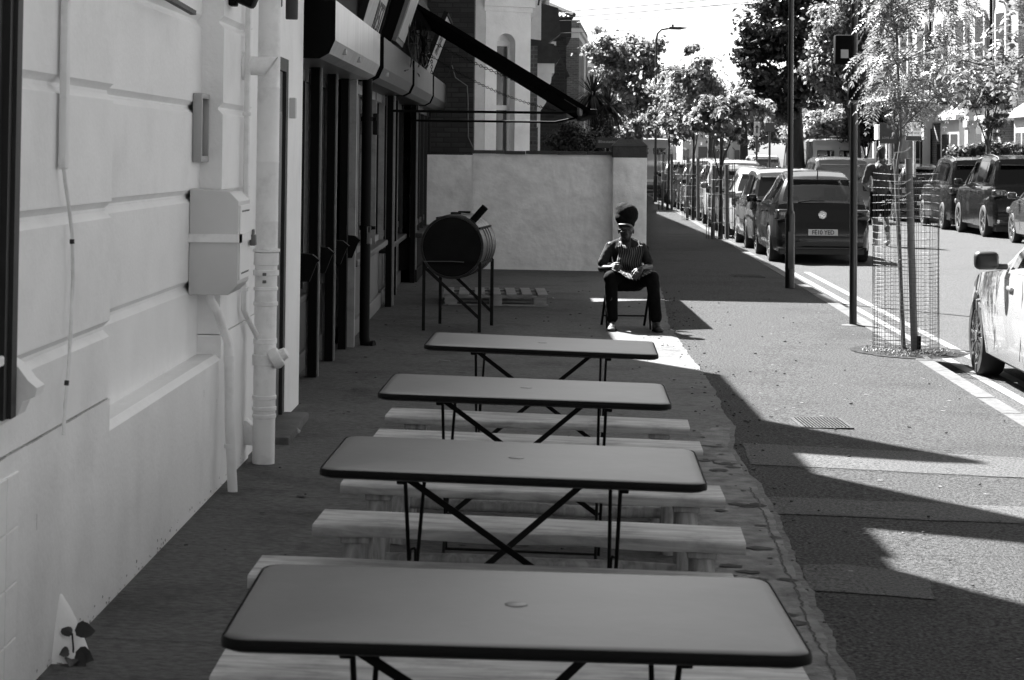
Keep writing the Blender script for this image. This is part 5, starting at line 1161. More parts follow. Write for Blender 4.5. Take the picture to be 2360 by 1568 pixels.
t,c_=car('parked_car','small dark car seen through the wire cage, ahead of the grey off-roader',12.35,62.6,-.02,4.0,1.7,1.72,'paint_dark','hatch',RG,wr=.31); text('POLO',.09,MATS['chrome'],t,Matrix.Translation((.0,-2.0-.0,.70))@Matrix.Rotation(PI/2,4,'X'),name='lettering',ext=.003)
car('moving_car','pale grey tall car in the road beyond the black hatchback, its rear window bright',9.55,60.5,-.02,4.5,1.94,1.90,'paint_silver','suv',wr=.35,cat='car',glass=GLASS)
t,c_=car('parked_van','white van with a dark rear window and a roof lamp beyond the pale grey car',11.55,74.5,-.02,5.0,1.95,2.55,'paint_white','van',cat='van',detail=0); MB().rbox((.1,-1.4,2.60),(.45,.2,.12),.04).build('roof_lamp','lamp_clear',t,True)
car('parked_van','dark high van behind the white van',12.05,82,-.0,5.4,2.0,2.80,'paint_dark','van',cat='van',detail=0)
car('parked_car','white estate car left of the vans, its back window dark',11.85,97,-.0,4.4,1.75,2.0,'paint_white','mpv',detail=0,glass=GLASSD)
car('moving_car','dark car far up the road between the two rows',10.0,103,0,4.2,1.75,1.8,'paint_dark','hatch',detail=0)
# white saloon at the right edge
t,c_=car('parked_car','white car cut by the right edge of the picture, its front wheel and mirror showing',4.93,16.42,-.035,4.6,1.86,1.42,'paint_white','saloon',wr=.335,rim='rim_silver',spokes=16,glass=GLASSD,taper=1)
# ================================================================ houses on the left beyond the garden wall
t=thing('bay_house',(-.5,33,0),'tall house behind the garden wall with a white bay and an arched window','house')
def LB(o): return lambda p: Vector(p)-o.location
m=MB(); m.box(-8,-.72,31.4,44,-.2,9.3); m.box(-8,.22,33.9,44,-.2,8.0); loc(m,t).build('wall',BRICK_MID,t)
def facebay(o,ax,ay,bx,by,z1,arch,name='bay'):
    # wall strip from a to b with an arched opening (s0,s1,zbot,zspring)
    a=Vector((ax,ay,0)); b=Vector((bx,by,0)); L_=(b-a).length; d=(b-a)/L_; nrm=Vector((d.y,-d.x,0)); s0,s1,zb,zs=arch; r=(s1-s0)/2; cs=(s0+s1)/2
    m=MB(); TH=.22
    def W(s_,z,dp=0): return a+d*s_+nrm*(-dp)+Vector((0,0,z))-o.location
    outer=[(0,-.1),(s0,-.1)]; 
    left=[(0,-.1),(s0,-.1),(s0,zs)]+[(cs-r*math.cos(k*PI/16),zs+r*math.sin(k*PI/16)) for k in range(1,9)]+[(cs,z1),(0,z1)]
    right=[(L_,-.1),(L_,z1),(cs,z1)]+[(cs+r*math.cos(k*PI/16),zs+r*math.sin(k*PI/16)) for k in range(8,0,-1)]+[(s1,zs),(s1,-.1)]
    below=[(s0,-.1),(s1,-.1),(s1,zb),(s0,zb)]
    for poly in (left,right,below):
        n=len(poly); m.add([W(*p) for p in poly]+[W(*p,TH) for p in poly],[tuple(range(n)),tuple(range(n,2*n))[::-1]]+[(i,(i+1)%n,n+(i+1)%n,n+i) for i in range(n)])
    w=m.build(name,'stucco_white',o)
    f=MB(); 
    for (u0,u1,v0,v1) in ((s0,s0+.03,zb,zs),(s1-.045,s1,zb,zs),(s0,s1,zs-.03,zs+.05),(s0,s1,(zb+zs)*.5-.1,(zb+zs)*.5-.02),(s0,s1,zb,zb+.05)):
        f.add([W(u0,v0,TH-.05),W(u1,v0,TH-.05),W(u1,v1,TH-.05),W(u0,v1,TH-.05),W(u0,v0,TH),W(u1,v0,TH),W(u1,v1,TH),W(u0,v1,TH)],[(0,1,2,3),(4,5,6,7),(0,1,5,4),(1,2,6,5),(2,3,7,6),(3,0,4,7)])
    fr=f.build('window',"frame_white",w)
    g_=MB(); g_.add([W(s0,zb,TH-.02),W(s1,zb,TH-.02),W(s1,zs,TH-.02),W(s0,zs,TH-.02)],[(0,1,2,3)]); g_.build('pane','glass_house',fr,recalc=False)
    g_=MB(); fan=[W(s0,zs,TH-.02)]+[W(cs-r*math.cos(k*PI/16),zs+r*math.sin(k*PI/16),TH-.02) for k in range(1,16)]+[W(s1,zs,TH-.02)]; g_.add(fan,[tuple(range(len(fan)))]); g_.build('fanlight','stucco_white',fr,recalc=False)
    return w
A=at(1117,300,32.9); B=at(1221,300,33.3); facebay(t,A.x,A.y,B.x,B.y,4.02,(.21,.55,1.55,3.50))
m=MB(); m.box(-.60,-.445,32.88,34,-.1,9.3); m.box(B.x-.05,B.x-.003,33.32,35.2,-.1,4.02); loc(m,t).build('corner_pilaster','stucco_white',t)
m=MB(); q=.10
for z0,z1,e in ((4.02,4.10,.03),(4.10,4.24,.07),(4.24,4.30,.12)): m.add([(A.x-.02,A.y-e,z0),(B.x+e,B.y-e,z0),(B.x+e,35.3,z0),(A.x-.02,35.3,z0),(A.x-.02,A.y-e,z1),(B.x+e,B.y-e,z1),(B.x+e,35.3,z1),(A.x-.02,35.3,z1)],[(0,3,2,1),(4,5,6,7),(0,1,5,4),(1,2,6,5),(2,3,7,6),(3,0,4,7)])
loc(m,t).build('cornice','stucco_white',t)
m=MB(); m.add([(A.x-.05,A.y-.16,4.30),(B.x+.16,B.y-.16,4.30),(B.x+.16,35.4,4.30),(A.x-.05,35.4,4.30),(A.x-.05,34.1,5.0),(B.x-.2,34.1,5.0)],[(0,1,5,4),(1,2,5),(2,3,4,5)]); loc(m,t).build('bay_roof','slate',t)
m=MB(); m.box(.22,.44,35.5,36.3,-.1,3.6); m.box(.22,.50,38.7,39.3,-.1,3.3); loc(m,t).build('side_wall',BRICK_MID,t)
# porch with hood and scrolled brackets
m=MB(); m.prism([(.20,3.35),(.80,3.35),(.86,3.45),(.84,3.55),(.60,3.75),(.20,3.8)],36.6,38.4,'y'); loc(m,t).build('porch_hood','slate',t)
m=MB(); m.box(.2,.76,36.65,38.35,3.18,3.35); loc(m,t).build('hood_moulding','stucco_white',t)
for y in (36.8,38.2):
    m=MB(); m.prism([(.22,3.18),(.72,3.18),(.70,3.0),(.60,2.85),(.62,2.65),(.52,2.5),(.50,2.25),(.40,2.1),(.38,1.9),(.22,1.8)],y-.12,y+.12,'y'); loc(m,t).build('scroll_bracket','stucco_white',t)
    m=MB(); m.box(.22,.42,y-.14,y+.14,-.1,2.2); loc(m,t).build('column','stucco_white',t)
# second bay, in brick with white trim
t=thing('brick_bay_house',(.3,42,0),'narrow brick house front with white trim squeezed behind the porch hood','house')
m=MB(); m.box(-3,.50,40.0,45,-.1,5.0); loc(m,t).build('wall',BRICK_MID,t); m=MB(); m.box(-3,.66,39.9,45.1,4.75,4.95); m.box(-3,.78,39.8,45.2,4.95,5.05); m.box(.3,.56,39.95,40.3,-.1,4.75); loc(m,t).build('cornice','stucco_white',t)
m=MB(); m.prism([(.35,4.75),(.9,4.6),(.95,4.1),(.7,3.9),(.35,3.9)],40.1,41,'y'); loc(m,t).build('side_roof','slate',t)
m=MB(); m.box(.505,.52,41,42.2,1.2,2.9); loc(m,t).build('window','glass_house',t)
t=thing('shadow_block',(-4,57,0),'long dark brick house block added out of view on the left to shade the pavement','house'); m=MB(); m.box(-8,-.3,44.2,69.8,-.1,9.0); loc(m,t).build('wall',BRICK_MID,t); m=MB(); m.prism([(-8.2,9.0),(-.1,9.0),(-4.1,11.2)],44.2,69.8,'y'); loc(m,t).build('roof','slate',t)  # hidden mass added to carry the house shadow along the pavement
t=thing('boundary_wall',(.9,47,0),'sooty brick wall with a sloping coping between the houses left of the palm','wall')
m=MB(); m.prism([(.1,-.1),(1.26,-.1),(1.26,3.55),(.95,4.15),(.72,4.2),(.1,3.75)],46.8,47.3,'y'); loc(m,t).build('wall',BRICK_DARK,t)
m=MB(); m.bar((1.30,47.05,3.5),(.96,47.05,4.22),.5,.06); m.bar((.96,47.05,4.22),(.72,47.05,4.26),.5,.06); loc(m,t).build('coping','slate',t); m=MB(); m.tube([(.82,46.75,3.9),(.82,46.75,4.4),(.9,46.75,4.46),(1.02,46.75,4.47)],.025,6); loc(m,t).build('pipe','galv',t)
# house with the tiled hip roof
t=thing('tiled_roof_house',(0,74,0),'dark brick house with a tiled hipped roof rising left of the tree tops','house')
m=MB(); m.box(-6,1.86,70,79,-.1,6.35); loc(m,t).build('wall',BRICK_DARK,t)
m=MB(); m.box(-6,2.02,69.8,79.2,5.75,6.45); loc(m,t).build('eaves','dark_wood',t)
m=MB(); m.add([(-6.2,69.7,6.45),(2.1,69.7,6.45),(2.1,79.3,6.45),(-6.2,79.3,6.45),(-2.6,74.5,8.4),(-1.6,74.5,8.4)],[(0,1,5,4),(1,2,5),(2,3,4,5),(3,0,4)])
rt=mat('pantile',.30,.7,.2,4); n=rt.node_tree; wv=n.nodes.new('ShaderNodeTexWave'); wv.bands_direction='Z'; wv.inputs['Scale'].default_value=2.2; wv2=n.nodes.new('ShaderNodeTexWave'); wv2.bands_direction='X'; wv2.inputs['Scale'].default_value=2.0; tc=[x for x in n.nodes if x.type=='TEX_COORD'][0]
for w_ in (wv,wv2): n.links.new(tc.outputs['Object'],w_.inputs['Vector'])
ml=n.nodes.new('ShaderNodeMath'); ml.operation='MULTIPLY'; n.links.new(wv.outputs['Fac'],ml.inputs[0]); n.links.new(wv2.outputs['Fac'],ml.inputs[1]); bp=n.nodes.new('ShaderNodeBump'); bp.inputs['Distance'].default_value=.12; n.links.new(ml.outputs[0],bp.inputs['Height']); n.links.new(bp.outputs[0],n.nodes['Principled BSDF'].inputs['Normal'])
rf=loc(m,t).build('roof','pantile',t); m=MB(); m.tube([(2.1,69.7,6.5),(-1.6,74.5,8.45),(-2.6,74.5,8.45)],.09,6); m.tube([(2.1,79.3,6.5),(-1.6,74.5,8.45)],.09,6); loc(m,t).build('ridge_tile','kerbstone',rf)
m=MB(); m.box(1.05,1.5,69.94,70.02,4.5,5.6); fr=loc(m,t).build('window','frame_white',t); m=MB(); m.box(1.12,1.42,69.92,69.935,4.6,5.5); loc(m,t).build('pane','glass_house',fr)
# brick house with white parapet band
t=thing('parapet_house',(2,90,0),'brick house end with a white parapet band beside the tiled roof house','house')
m=MB(); m.add([(-2,85,-.1),(2.78,85,-.1),(3.55,96,-.1),(-2,96,-.1),(-2,85,6.6),(2.78,85,6.6),(3.55,96,6.6),(-2,96,6.6)],[(0,3,2,1),(4,5,6,7),(0,1,5,4),(1,2,6,5),(2,3,7,6),(3,0,4,7)]); loc(m,t).build('wall',BRICK_MID,t)
for z0,z1,e,nm in ((6.6,6.85,.0,'parapet_band'),(6.85,7.0,.10,'cornice'),(7.0,7.35,.0,'parapet')): m=MB(); m.add([(-2,85-e,z0),(2.78+e,85-e,z0),(3.55+e,96,z0),(-2,96,z0),(-2,85-e,z1),(2.78+e,85-e,z1),(3.55+e,96,z1),(-2,96,z1)],[(0,3,2,1),(4,5,6,7),(0,1,5,4),(1,2,6,5),(2,3,7,6),(3,0,4,7)]); loc(m,t).build(nm,'stucco_sun' if nm!='parapet' else BRICK_MID,t)
m=MB(); m.tube([(3.15,89,-.1),(3.15,89,6.5)],.06,6); loc(m,t).build('downpipe','frame_white',t)
t=thing('far_terrace',(4.5,110,0),'pale far terrace with a descending roof line behind the left tree','house')
m=MB(); m.add([(-1,97,-.1),(3.75,97,-.1),(6.6,128,-.1),(0,128,-.1),(-1,97,5.9),(3.75,97,5.9),(6.6,128,5.9),(0,128,5.9)],[(0,3,2,1),(4,5,6,7),(0,1,5,4),(1,2,6,5),(2,3,7,6),(3,0,4,7)]); loc(m,t).build('wall',BRICK_PALE,t)
m=MB(); m.add([(-1,96.8,5.9),(3.95,96.8,5.9),(6.8,128,5.9),(0,128,5.9),(-1,96.8,6.3),(3.95,96.8,6.3),(6.8,128,6.3),(0,128,6.3)],[(0,3,2,1),(4,5,6,7),(0,1,5,4),(1,2,6,5),(2,3,7,6),(3,0,4,7)]); loc(m,t).build('cornice','stucco_sun',t)
for i in range(6):
    y=99+i*4.8; x=3.75+(y-97)*.092; m=MB()
    for z0 in (.8,3.6): m.box(x-.1,x+.14,y,y+1.6,z0,z0+1.9)
    fr=loc(m,t).build('window','frame_white',t); m=MB()
    for z0 in (.8,3.6): m.box(x+.05,x+.16,y+.3,y+1.3,z0+.2,z0+1.7)
    loc(m,t).build('pane','glass_house',fr)
# low garden walls along the left pavement beyond
t=thing('low_wall',(3,60,0),'low pale garden wall running along the back of the far pavement','wall')
m=MB(); m.add([(1.72,31.0,-.2),(1.97,31.0,-.2),(5.4,84,-.2),(5.1,84,-.2),(1.72,31.0,.8),(1.97,31.0,.8),(5.4,84,.8),(5.1,84,.8)],[(0,3,2,1),(4,5,6,7),(0,1,5,4),(1,2,6,5),(2,3,7,6),(3,0,4,7)]); loc(m,t).build('wall','stucco_sun',t)
# ================================================================ right hand terrace
def rowhouse(name,label,mats,first):
    t=thing(name,(0,0,0),label,'house'); wallm,trim=mats; L_=5.6      # x: along street (away from camera), y: outwards to the road, z up
    m=MB(); m.box(0,L_,-8,0,-.3,8.4); m.build('wall',wallm,t)
    m=MB(); m.box(-.0,L_,-.02,.22,8.1,8.4); m.box(0,L_,-.0,.06,4.0,4.15); m.split('cornice',trim,t)
    m=MB(); m.prism([(-8,8.4),(.3,8.4),(-3.8,10.6)],0,L_,'x'); m.build('roof','slate',t)
    m=MB(); m.box(L_-.5,L_+.0,-4.4,-3.2,9.8,11.4); m.build('chimney',wallm,t)
    for x in (.75,2.55,4.3):
        m=MB(); w=.95; pts=[(x,4.7),(x+w,4.7),(x+w,6.3)]+[(x+w/2+w/2*math.cos(k*PI/8),6.3+w*.4*math.sin(k*PI/8)) for k in range(1,8)]+[(x,6.3)]; m.prism([(a,b) for a,b in pts],.0,.10,'y'); m.box(x-.1,x+w+.1,.0,.2,4.58,4.7)
        s_=m.build('window',trim,t); m=MB(); m.box(x+.14,x+w-.14,.101,.112,4.8,5.5); m.box(x+.14,x+w-.14,.101,.112,5.56,6.35); m.build('pane','glass_house',s_)
    # canted bay
    b=[(2.2,.0),(2.75,.85),(4.45,.85),(5.0,.0)]; m=MB(); m.prism(b,-.3,3.05,'z'); bay=m.build('bay',trim,t)
    m=MB(); b2=[(2.05,.0),(2.68,1.0),(4.52,1.0),(5.15,.0)]; m.prism(b2,3.05,3.2,'z'); m.add([(p[0],p[1],3.2) for p in b2]+[(2.7,.0,3.85),(4.5,.0,3.85)],[(0,1,4),(1,2,5,4),(2,3,5)]); m.build('bay_roof',trim,bay)
    g_=MB()
    for (p,q,a0,a1) in ((b[0],b[1],.25,.8),(b[1],b[2],.08,.46),(b[1],b[2],.54,.92),(b[2],b[3],.2,.75)):
        p=Vector((*p,0)); q=Vector((*q,0)); d=q-p; n_=Vector((-d.y,d.x,0)).normalized(); 
        if n_.y<0: n_=-n_
        for z0,z1 in ((.95,1.75),(1.82,2.6)):
            u=p+d*a0+n_*.006; v=p+d*a1+n_*.006; g_.add([u+Vector((0,0,z0)),v+Vector((0,0,z0)),v+Vector((0,0,z1)),u+Vector((0,0,z1))],[(0,1,2,3)])
    g_.build('pane','glass_house',bay,recalc=False)
    # porch
    m=MB(); m.box(.2,1.9,.0,1.0,3.0,3.45); m.box(.1,2.0,.0,1.12,3.45,3.6); 
    for k in range(14): m.box(.22+k*.12,.28+k*.12,1.0,1.05,3.36,3.44)
    p=m.build('porch',trim,t); m=MB(); m.box(.1,2.0,.0,1.14,3.6,3.72); m.build('porch_roof','slate',p)
    for x in (.32,1.78): m=MB(); m.box(x-.13,x+.13,.72,.98,-.3,3.0); m.box(x-.17,x+.17,.68,1.02,2.8,3.0); m.build('column',trim,p)
    m=MB(); m.box(.6,1.5,.004,.03,-.2,2.3); m.build('door','dark_wood',t); m=MB(); m.tube([(2.08,.06,-.3),(2.08,.06,8.2)],.05,8); m.build('downpipe','black_paint',t)
    return t
FA=math.atan2(.99,-.138); h0=None
spots=[(15.40,62.0,'nearest terrace house on the right, with the dark end wall'),(14.63,67.55,'second terrace house on the right, its white porch beyond the for sale boards'),(14.75,73.6,'third terrace house on the right, mostly behind the dark leaved tree'),(14.3,79.1,'fourth terrace house on the right behind the pale hedge')]
for i,(x,y,lab) in enumerate(spots):
    if h0 is None: h0=rowhouse('terrace_house',lab,(BRICK_PALE,'stucco_sun'),True); t=h0
    else: t=dup(h0); t['label']=lab
    t.location=(x,y,-.1); t.rotation_euler=(0,0,FA); tag(t,lab,'house','terrace houses on the right hand side')
# the terrace runs on towards the camera, past the edge of the picture
for i in range(9):
    t=dup(h0); y=56.45-5.55*i-(1.5 if i else 0); t.location=(15.9+.02*i,y,-.1); t.rotation_euler=(0,0,PI/2+.01); t['label']='terrace house standing outside the right edge of the picture' if i else 'terrace house nearer the camera than the dark end wall, just outside the right edge'; t['group']='terrace houses on the right hand side' if i==0 else 'terrace houses outside the right edge'
t=thing('added_corner_house',(8,-17,-.1),'brick corner house added behind the viewer to bounce sunlight onto the shaded walls','house'); m=MB(); m.box(-11,9,-7,0,-.2,9.5); m.build('wall',BRICK_MID,t); m=MB(); m.box(-11.1,9.1,-7.1,.25,9.5,9.9); m.build('cornice','stucco_white',t)  # unseen house added for the sunlight it throws back up the street
for k in range(6):
    for z0 in (.9,4.2,7.2):
        x=-9.6+3.3*k; fr=MB().box(x-.08,x+1.28,.0,.06,z0-.08,z0+1.88).build('window','frame_white',t); MB().box(x,x+1.2,.061,.07,z0,z0+1.8).build('pane','glass_house',fr)
# right hand pavement
XR=lambda Y: float(np.interp(Y,[-12,30,50,60,75,100,140,220],[14.2,14.0,13.75,13.35,12.45,11.0,8.6,5.0]))
P=[[Vector((XR(Y),Y,ROADZ-.05)),Vector((XR(Y),Y,ROADZ+.09)),Vector((XR(Y)+.14,Y,ROADZ+.10))] for Y in [-12+i*2 for i in range(110)]]; struct(MB().grid(P).build('kerb','kerbstone',recalc=False))
P=[[Vector((XR(Y)+.14,Y,ROADZ+.098)),Vector((XR(Y)+14,Y,ROADZ+.12))] for Y in [-12+i*2 for i in range(110)]]; struct(MB().grid(P).build('pavement','asphalt',recalc=False))
# far pale terrace closing the street
for i,(px,Y,wd,lab) in enumerate(((1618,165,3.2,'far white bay fronted house closing the view between the caged trees'),(1575,172,3.0,'farthest pale house left of the white bay fronted one'),(1662,175,3.4,'far pale house right of the white bay fronted one, behind a tree trunk'))):
    c=at(px,350,Y); t=thing('distant_house',(c.x,Y,-.1),lab,'house'); m=MB(); m.box(-wd/2,wd/2,0,6,0,6.2); m.prism([(-wd*.3,0),(-wd*.18,-.9),(wd*.18,-.9),(wd*.3,0)],0,3.2,'z'); m.build('wall','stucco_sun',t)
    m=MB(); m.box(-wd*.12,wd*.12,-.93,-.90,.8,2.6)
    for x in (-.4,.4): m.box(wd*x-.22,wd*x+.22,-.03,.0,.8,2.4)
    for x in (-.33,0,.33): m.box(wd*x-.3,wd*x+.3,-.03,.0,3.9,5.3)
    m.build('window','glass_house',t); m=MB(); m.prism([(-wd/2-.2,6.2),(wd/2+.2,6.2),(0,8)],-.2,6.2,'y'); m.build('roof','slate',t)
# garden walls, pillars and boards on the right
t=thing('garden_wall',(12.9,75,-.1),'pale garden wall with a small stained mark below the dark ivy on the right','wall'); m=MB(); m.add([(12.6-12.9,-6,0),(12.9-12.9,-6,0),(12.2-12.9,9,0),(11.9-12.9,9,0),(12.6-12.9,-6,1.5),(12.9-12.9,-6,1.5),(12.2-12.9,9,1.5),(11.9-12.9,9,1.5)],[(0,3,2,1),(4,5,6,7),(0,1,5,4),(1,2,6,5),(2,3,7,6),(3,0,4,7)]); m.build('wall','stucco_sun',t)
c=at(2004,350,68); t=thing('gate_pillar',(c.x,68,-.1),'squat white gate pillar just left of the walking man','pillar'); MB().rbox((0,0,.85),(.32,.4,1.7),.02).build('shaft','stucco_sun',t,True); MB().rbox((0,0,1.74),(.42,.5,.12),.02).build('cap','stucco_sun',t,True)
t=thing('railings',(13.3,64,-.1),'black spiked garden railings behind the walking man','railings'); m=MB()
for i in range(26): m.tube([(-.55-i*.0,3.0-i*.12,.0),(-.55,3.0-i*.12,1.62),(-.55,3.0-i*.12,1.72)],[.018,.018,.002],5)
m.tube([(-.55,3,.3),(-.55,-.1,.3)],.018,5); m.tube([(-.55,3,1.45),(-.55,-.1,1.45)],.018,5); m.build('rail','black_paint',t)
t=thing('front_wall',(13.2,60.5,-.1),'low white front garden wall with pierced blocks below the for sale board','wall'); m=MB(); m.box(-.55,-.25,-5,2.4,0,1.05); m.box(-.6,-.2,-.2,.2,0,1.5); m.build('wall','stucco_sun',t)
def saleboard(px0,px1,py0,py1,Y,dark,label,lines,postpx,pm='sign_white'):
    a=at(px0,py1,Y); b=at(px1,py0,Y); c=(a+b)/2; t=thing('sale_board',(c.x,Y,-.1),label,'sale board'); w_=b.x-a.x; h_=b.z-a.z; z=c.z+.1
    MB().rbox((0,0,z),(w_,.012,h_),.004).build('board','sign_black' if dark==2 else 'grey_paint' if dark else 'white_clean',t)
    p=at(postpx,py1,Y); MB().box(p.x-c.x-.035,p.x-c.x+.035,.01,.07,0,z+h_*.5).build('post',pm,t)
    for s_,dz,sz in lines: text(s_,sz,MATS['sign_white' if dark else 'sign_black'],t,Matrix.Translation((0,-.010,z+dz))@Matrix.Rotation(PI/2,4,'X'),ext=.001)
    return t,z,w_,h_
t,z,w_,h_=saleboard(2087,2124,283,325,61,0,'white for sale board on a post in front of the white bay',(('THE STOW',.13,.085),('BROTHERS',.06,.085),('FOR SALE',-.04,.085)),2108)
MB().box(-w_/2,w_/2,-.012,-.008,z-.27,z-.13).build('strip','grey_paint',t)
t,z,w_,h_=saleboard(2027,2066,284,331,60.5,1,'dark sale board on a white post left of the white for sale board',(('LOVE LIV',-.14,.085),('h',.2,.16)),2052)
for px,lab in ((2023,'thin white board seen edge on at the left of the dark sale board'),(2124,'thin white board seen edge on at the right of the white for sale board')):
    a=at(px,305,61.5); t=thing('sale_board',(a.x,61.6,-.1),lab,'sale board'); MB().rbox((0,0,a.z+.1),(.085,.5,.46),.01).build('board','white_clean',t); MB().box(.03,.10,.26,.33,0,a.z+.42).build('post','black_matt',t)
# ================================================================ trees and planting
random.seed(77)
tree('street_tree',gnd(1486,446)+Vector((0,6,0)),[C(1430,140,80,60,62,3600,40),C(1385,110,80,38,42,1500,16),C(1490,130,80,42,55,2200,22),C(1450,225,80,52,48,2200,22),C(1510,230,80,38,55,1800,16),C(1400,200,80,30,35,900,10)],'tall loose crowned tree with a dark forked trunk left of the curved lamp','tree',LEAFM,.19,.17,at(1440,190,80),lean=(.3,0))
big=at(1842,350,74); big.z=-.1
tree('chestnut_tree',big,[C(1800,60,74,85,95,7000,70),C(1850,-20,74,90,80,5000,50),C(1760,190,74,62,62,3600,36),C(1850,190,74,60,70,3600,36),C(1735,110,74,38,45,1500,16),C(1800,250,74,50,35,1600,18),C(1720,235,74,25,30,600,8)],'huge dense dark broadleaf tree filling the sky behind the lamp column','tree',LEAFB,.22,.30,at(1830,120,74))
b=at(1978,350,70); b.z=-.1
tree('pale_tree',b,[C(1945,60,70,75,75,6500,60),C(1910,170,70,50,60,3000,30),C(2000,150,70,60,75,4500,40),C(2010,20,70,80,70,4500,40),C(1960,230,70,60,35,2200,20),C(1890,95,70,30,40,1200,12)],'large sunlit pale leaved tree right of the dark chestnut','tree',LEAFP,.17,.24,at(1960,120,70))
b=at(2120,350,78); b.z=-.1
tree('garden_tree',b,[C(2110,60,78,60,80,4200,40),C(2095,170,78,40,50,2000,20),C(2150,10,78,60,60,2500,24)],'mid toned tree behind the feathery sapling crown','tree',LEAFM,.18,.18,at(2110,120,78))
b=at(2275,350,55); b.z=-.1
tree('birch_tree',b,[C(2270,200,55,55,62,3400,46),C(2310,230,55,36,60,1800,26),C(2235,235,55,28,50,1000,14),C(2330,160,55,30,30,700,10),C(2290,285,55,36,30,800,12)],'small leaved weeping tree hanging in front of the right hand houses','tree',LEAFI,.085,.06,at(2278,170,55))
# broad leaved branch reaching in from the right
b=gnd(2520,880); t=thing('roadside_tree',(4.35,13.6,gz(3.4,13.6)),'big pale leaflets on a thin branch reaching in from the right edge','tree')
o=t.location; tm=MB(); tm.tube([(0,0,0),(.0,.1,1.4),(-.05,.15,2.6),(-.1,.2,3.6)],[.05,.045,.035,.02],10); tm.build('trunk','bark',t,True)
br=MB(); lf=MB()
def lc2(px,py): return at(px,py,13.8)-o
pts=[lc2(2430,100),lc2(2380,122),lc2(2330,142),lc2(2270,152),lc2(2215,138)]; br.tube([Vector((-.05,.15,2.5))]+pts,[.012,.010,.008,.006,.005,.003],6)
for p,n,r in ((pts[1],14,.16),(pts[2],16,.15),(pts[3],16,.14),(pts[4],10,.10),(lc2(2340,70),16,.16),(lc2(2310,185),10,.1),(lc2(2235,175),8,.08),(lc2(2350,20),14,.16)):
    for i in range(n): v=rdir(); frond(lf,p+v*r*random.random(),v,random.uniform(.10,.17),4,random.uniform(.045,.06),.5,.62)
limb(br,pts[0],lc2(2345,60),.006,.003); br.build('branch','bark',t,True); lf.build('foliage',LEAFN,t,recalc=False)
# background wood closing the street
m=MB()
for px,py,Y,rx,rz_,n,cl in ((1560,300,118,50,40,1500,16),(1640,290,125,60,50,1800,18),(1720,290,120,55,50,1800,18),(1790,300,115,55,45,1500,16),(1840,310,112,60,40,1500,16),(1690,230,130,60,60,1800,20),(1600,230,135,60,60,1800,20),(1760,240,122,40,40,1200,12),(1500,310,120,60,45,1500,14),(1830,265,98,50,40,1500,14),(1790,250,98,40,40,1200,12),(1860,300,96,40,34,1200,12),(1890,235,92,40,34,1000,10),(1440,300,112,50,50,1500,14),(1890,300,118,60,50,1500,14)):
    c_,r_,n_,k_=C(px,py,Y,rx,rz_,n,cl); leafcloud(m,c_,r_,n_,.30,k_)
o=m.build('distant_foliage',LEAFM,None,recalc=False); tag(o,'soft mass of distant leaves closing the far end of the street','foliage',kind='stuff')
for px,Y,lab in ((1640,118,'thick pale trunk among the far leaves right of the white distant house'),(1715,116,'dark far trunk behind the parked white estate car')):
    c=at(px,350,Y); tree('plane_tree',(c.x,Y,-.1),[C(px,235,Y,40,40,900,12)],lab,'tree',LEAFM,.3,.28,at(px,240,Y),barkm='bark_pale' if px<1700 else 'bark')
def hedge(name,label,clouds,leaf,ls,cat='hedge'):
    c0=Vector(clouds[0][0]); t=thing(name,(c0.x,c0.y,-.1),label,cat); l=MB(); b=MB()
    for ce,rad,n,cl in clouds:
        ce=Vector(ce)-t.location; leafcloud(l,ce,rad,n,ls,cl,sub=.5); limb(b,(ce.x,ce.y,0),ce,.05,.02)
    b.build('stem','bark',t,True); l.build('foliage',leaf,t,recalc=False); return t
hedge('round_hedge','sunlit round clipped hedge behind the vans',[C(1915,288,75.5,50,34,4200,34),C(1885,300,75.5,34,26,2000,16)],LEAFP,.16)
hedge('ivy','dark ivy mass hanging over the pale garden wall behind the walking man',[C(2005,285,71.5,36,42,4200,36),C(2050,300,72.5,34,34,3200,28),C(2040,255,73,38,34,2600,24),C(1990,320,71,30,16,1200,12),C(1962,300,72,26,34,2000,18)],LEAFG,.13,'ivy')
hedge('ivy_hedge','ragged leafy hedge above the parked black off-roader',[C(2215,348,56,34,20,2200,24),C(2270,345,56,40,20,2400,24),C(2330,345,56,40,22,2400,24),C(2380,345,56,40,22,1600,16),C(2230,372,56,50,14,1200,12),C(2320,372,56,60,14,1400,12)],LEAFI,.10)
hedge('garden_bush','dark untidy bush filling the garden behind the white wall',[(at(1320,318,34),(.42,.4,.28),3600,36),(at(1370,335,34.5),(.42,.3,.20),2400,22),(at(1285,335,34),(.2,.3,.2),1000,12),(at(1400,300,35),(.15,.3,.25),800,10)],LEAFG,.055,'bush')
hedge('shrub','sunlit shrub between the palm and the leaning trunk',[C(1440,310,66,40,32,1800,18),C(1470,280,66,24,30,900,10),C(1410,330,66,25,16,600,8)],LEAFM,.14,'bush')
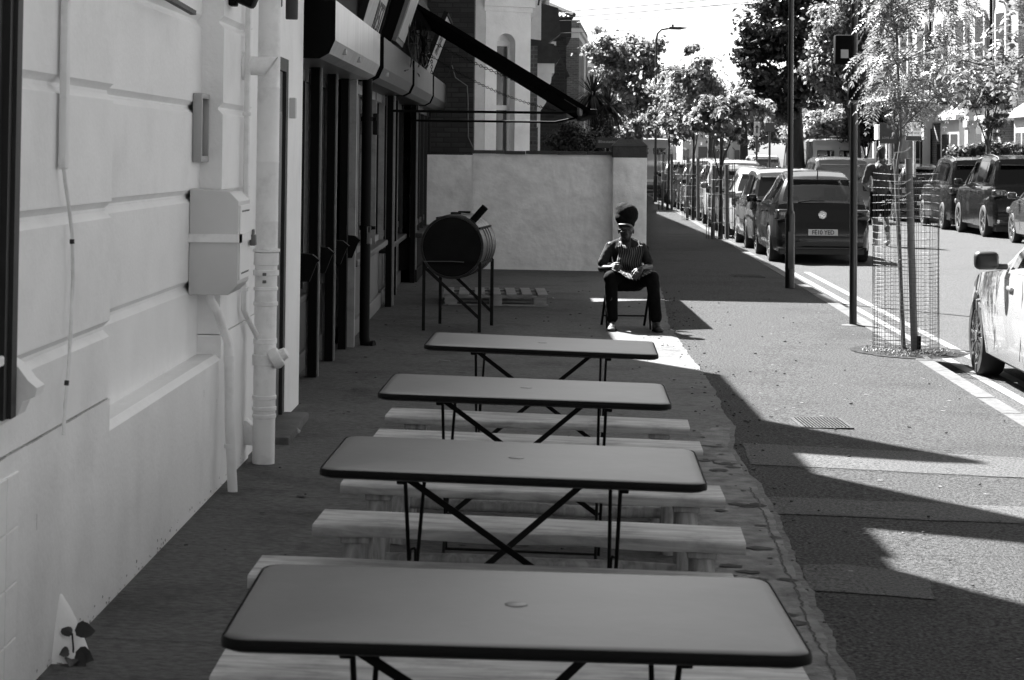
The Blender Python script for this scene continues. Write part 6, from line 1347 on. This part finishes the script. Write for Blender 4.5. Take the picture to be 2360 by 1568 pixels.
# cabbage palm
c=at(1372,350,44); t=thing('cabbage_palm',(c.x,44,-.1),'spiky cabbage palm with two heads rising behind the garden wall','palm'); o=t.location
h1=at(1366,218,44)-o; h2=at(1404,246,44)-o; h3=at(1380,305,43.6)-o; m=MB(); m.tube([(0,0,0),(0,0,2.0),h1],[.09,.07,.06],10); m.tube([(0,0,1.9),h2.lerp(Vector((0,0,1.9)),.4)+Vector((.1,0,0)),h2],[.06,.05,.05],10); m.build('trunk','bark',t,True)
l=MB()
for hc,n,L_ in ((h1,230,.62),(h2,230,.60),(h3,110,.5)):
    for i in range(n):
        v=rdir(); v.z=v.z*.9-.05; leafshape(l,hc,v,L_*random.uniform(.7,1.05),.030,droop=.55 if v.z<.5 else .1,n=5)
l.build('foliage',LEAFG if False else leafmat('leaf_palm',.03,.3,.5),t,True,recalc=False)
# ================================================================ every loose piece of these kinds becomes a part of its own
SPLIT=set('bolt clip coping coupling exhaust_trim eye hinge lid_edge pipe_clip side_wall tie stall_riser door_handle side_window column cross_rail lace corner_pilaster trunk_ pillar ridge_tile neck_strap roof_rail wall_tile hatch leaf pillar_cap_ headrest seats rail label door_gap'.split())
for o in list(S.objects):
    if o.type!='MESH' or o.get('kind') or o.name.split('.')[0] not in SPLIT or o.parent is None: continue
    me=o.data; b=MB(); b.v=[tuple(v.co) for v in me.vertices]; b.f=[tuple(p.vertices) for p in me.polygons]; sm=bool(len(me.polygons) and me.polygons[0].use_smooth)
    p=list(range(len(b.v)))
    def fd(i):
        while p[i]!=i: p[i]=p[p[i]]; i=p[i]
        return i
    for f in b.f:
        for k in f[1:]: p[fd(k)]=fd(f[0])
    n=len({fd(f[0]) for f in b.f})
    if n<2 or n>90: continue
    before=set(S.objects); nm=o.name.split('.')[0]; mt_=me.materials[0]; par=o.parent; mb_=o.matrix_basis.copy(); ch=list(o.children); lab=o.get('label')
    D.objects.remove(o); last=b.split(nm,mt_,par,sm,35)
    for q in set(S.objects)-before: q.matrix_basis=mb_
    for c_ in ch: c_.parent=last
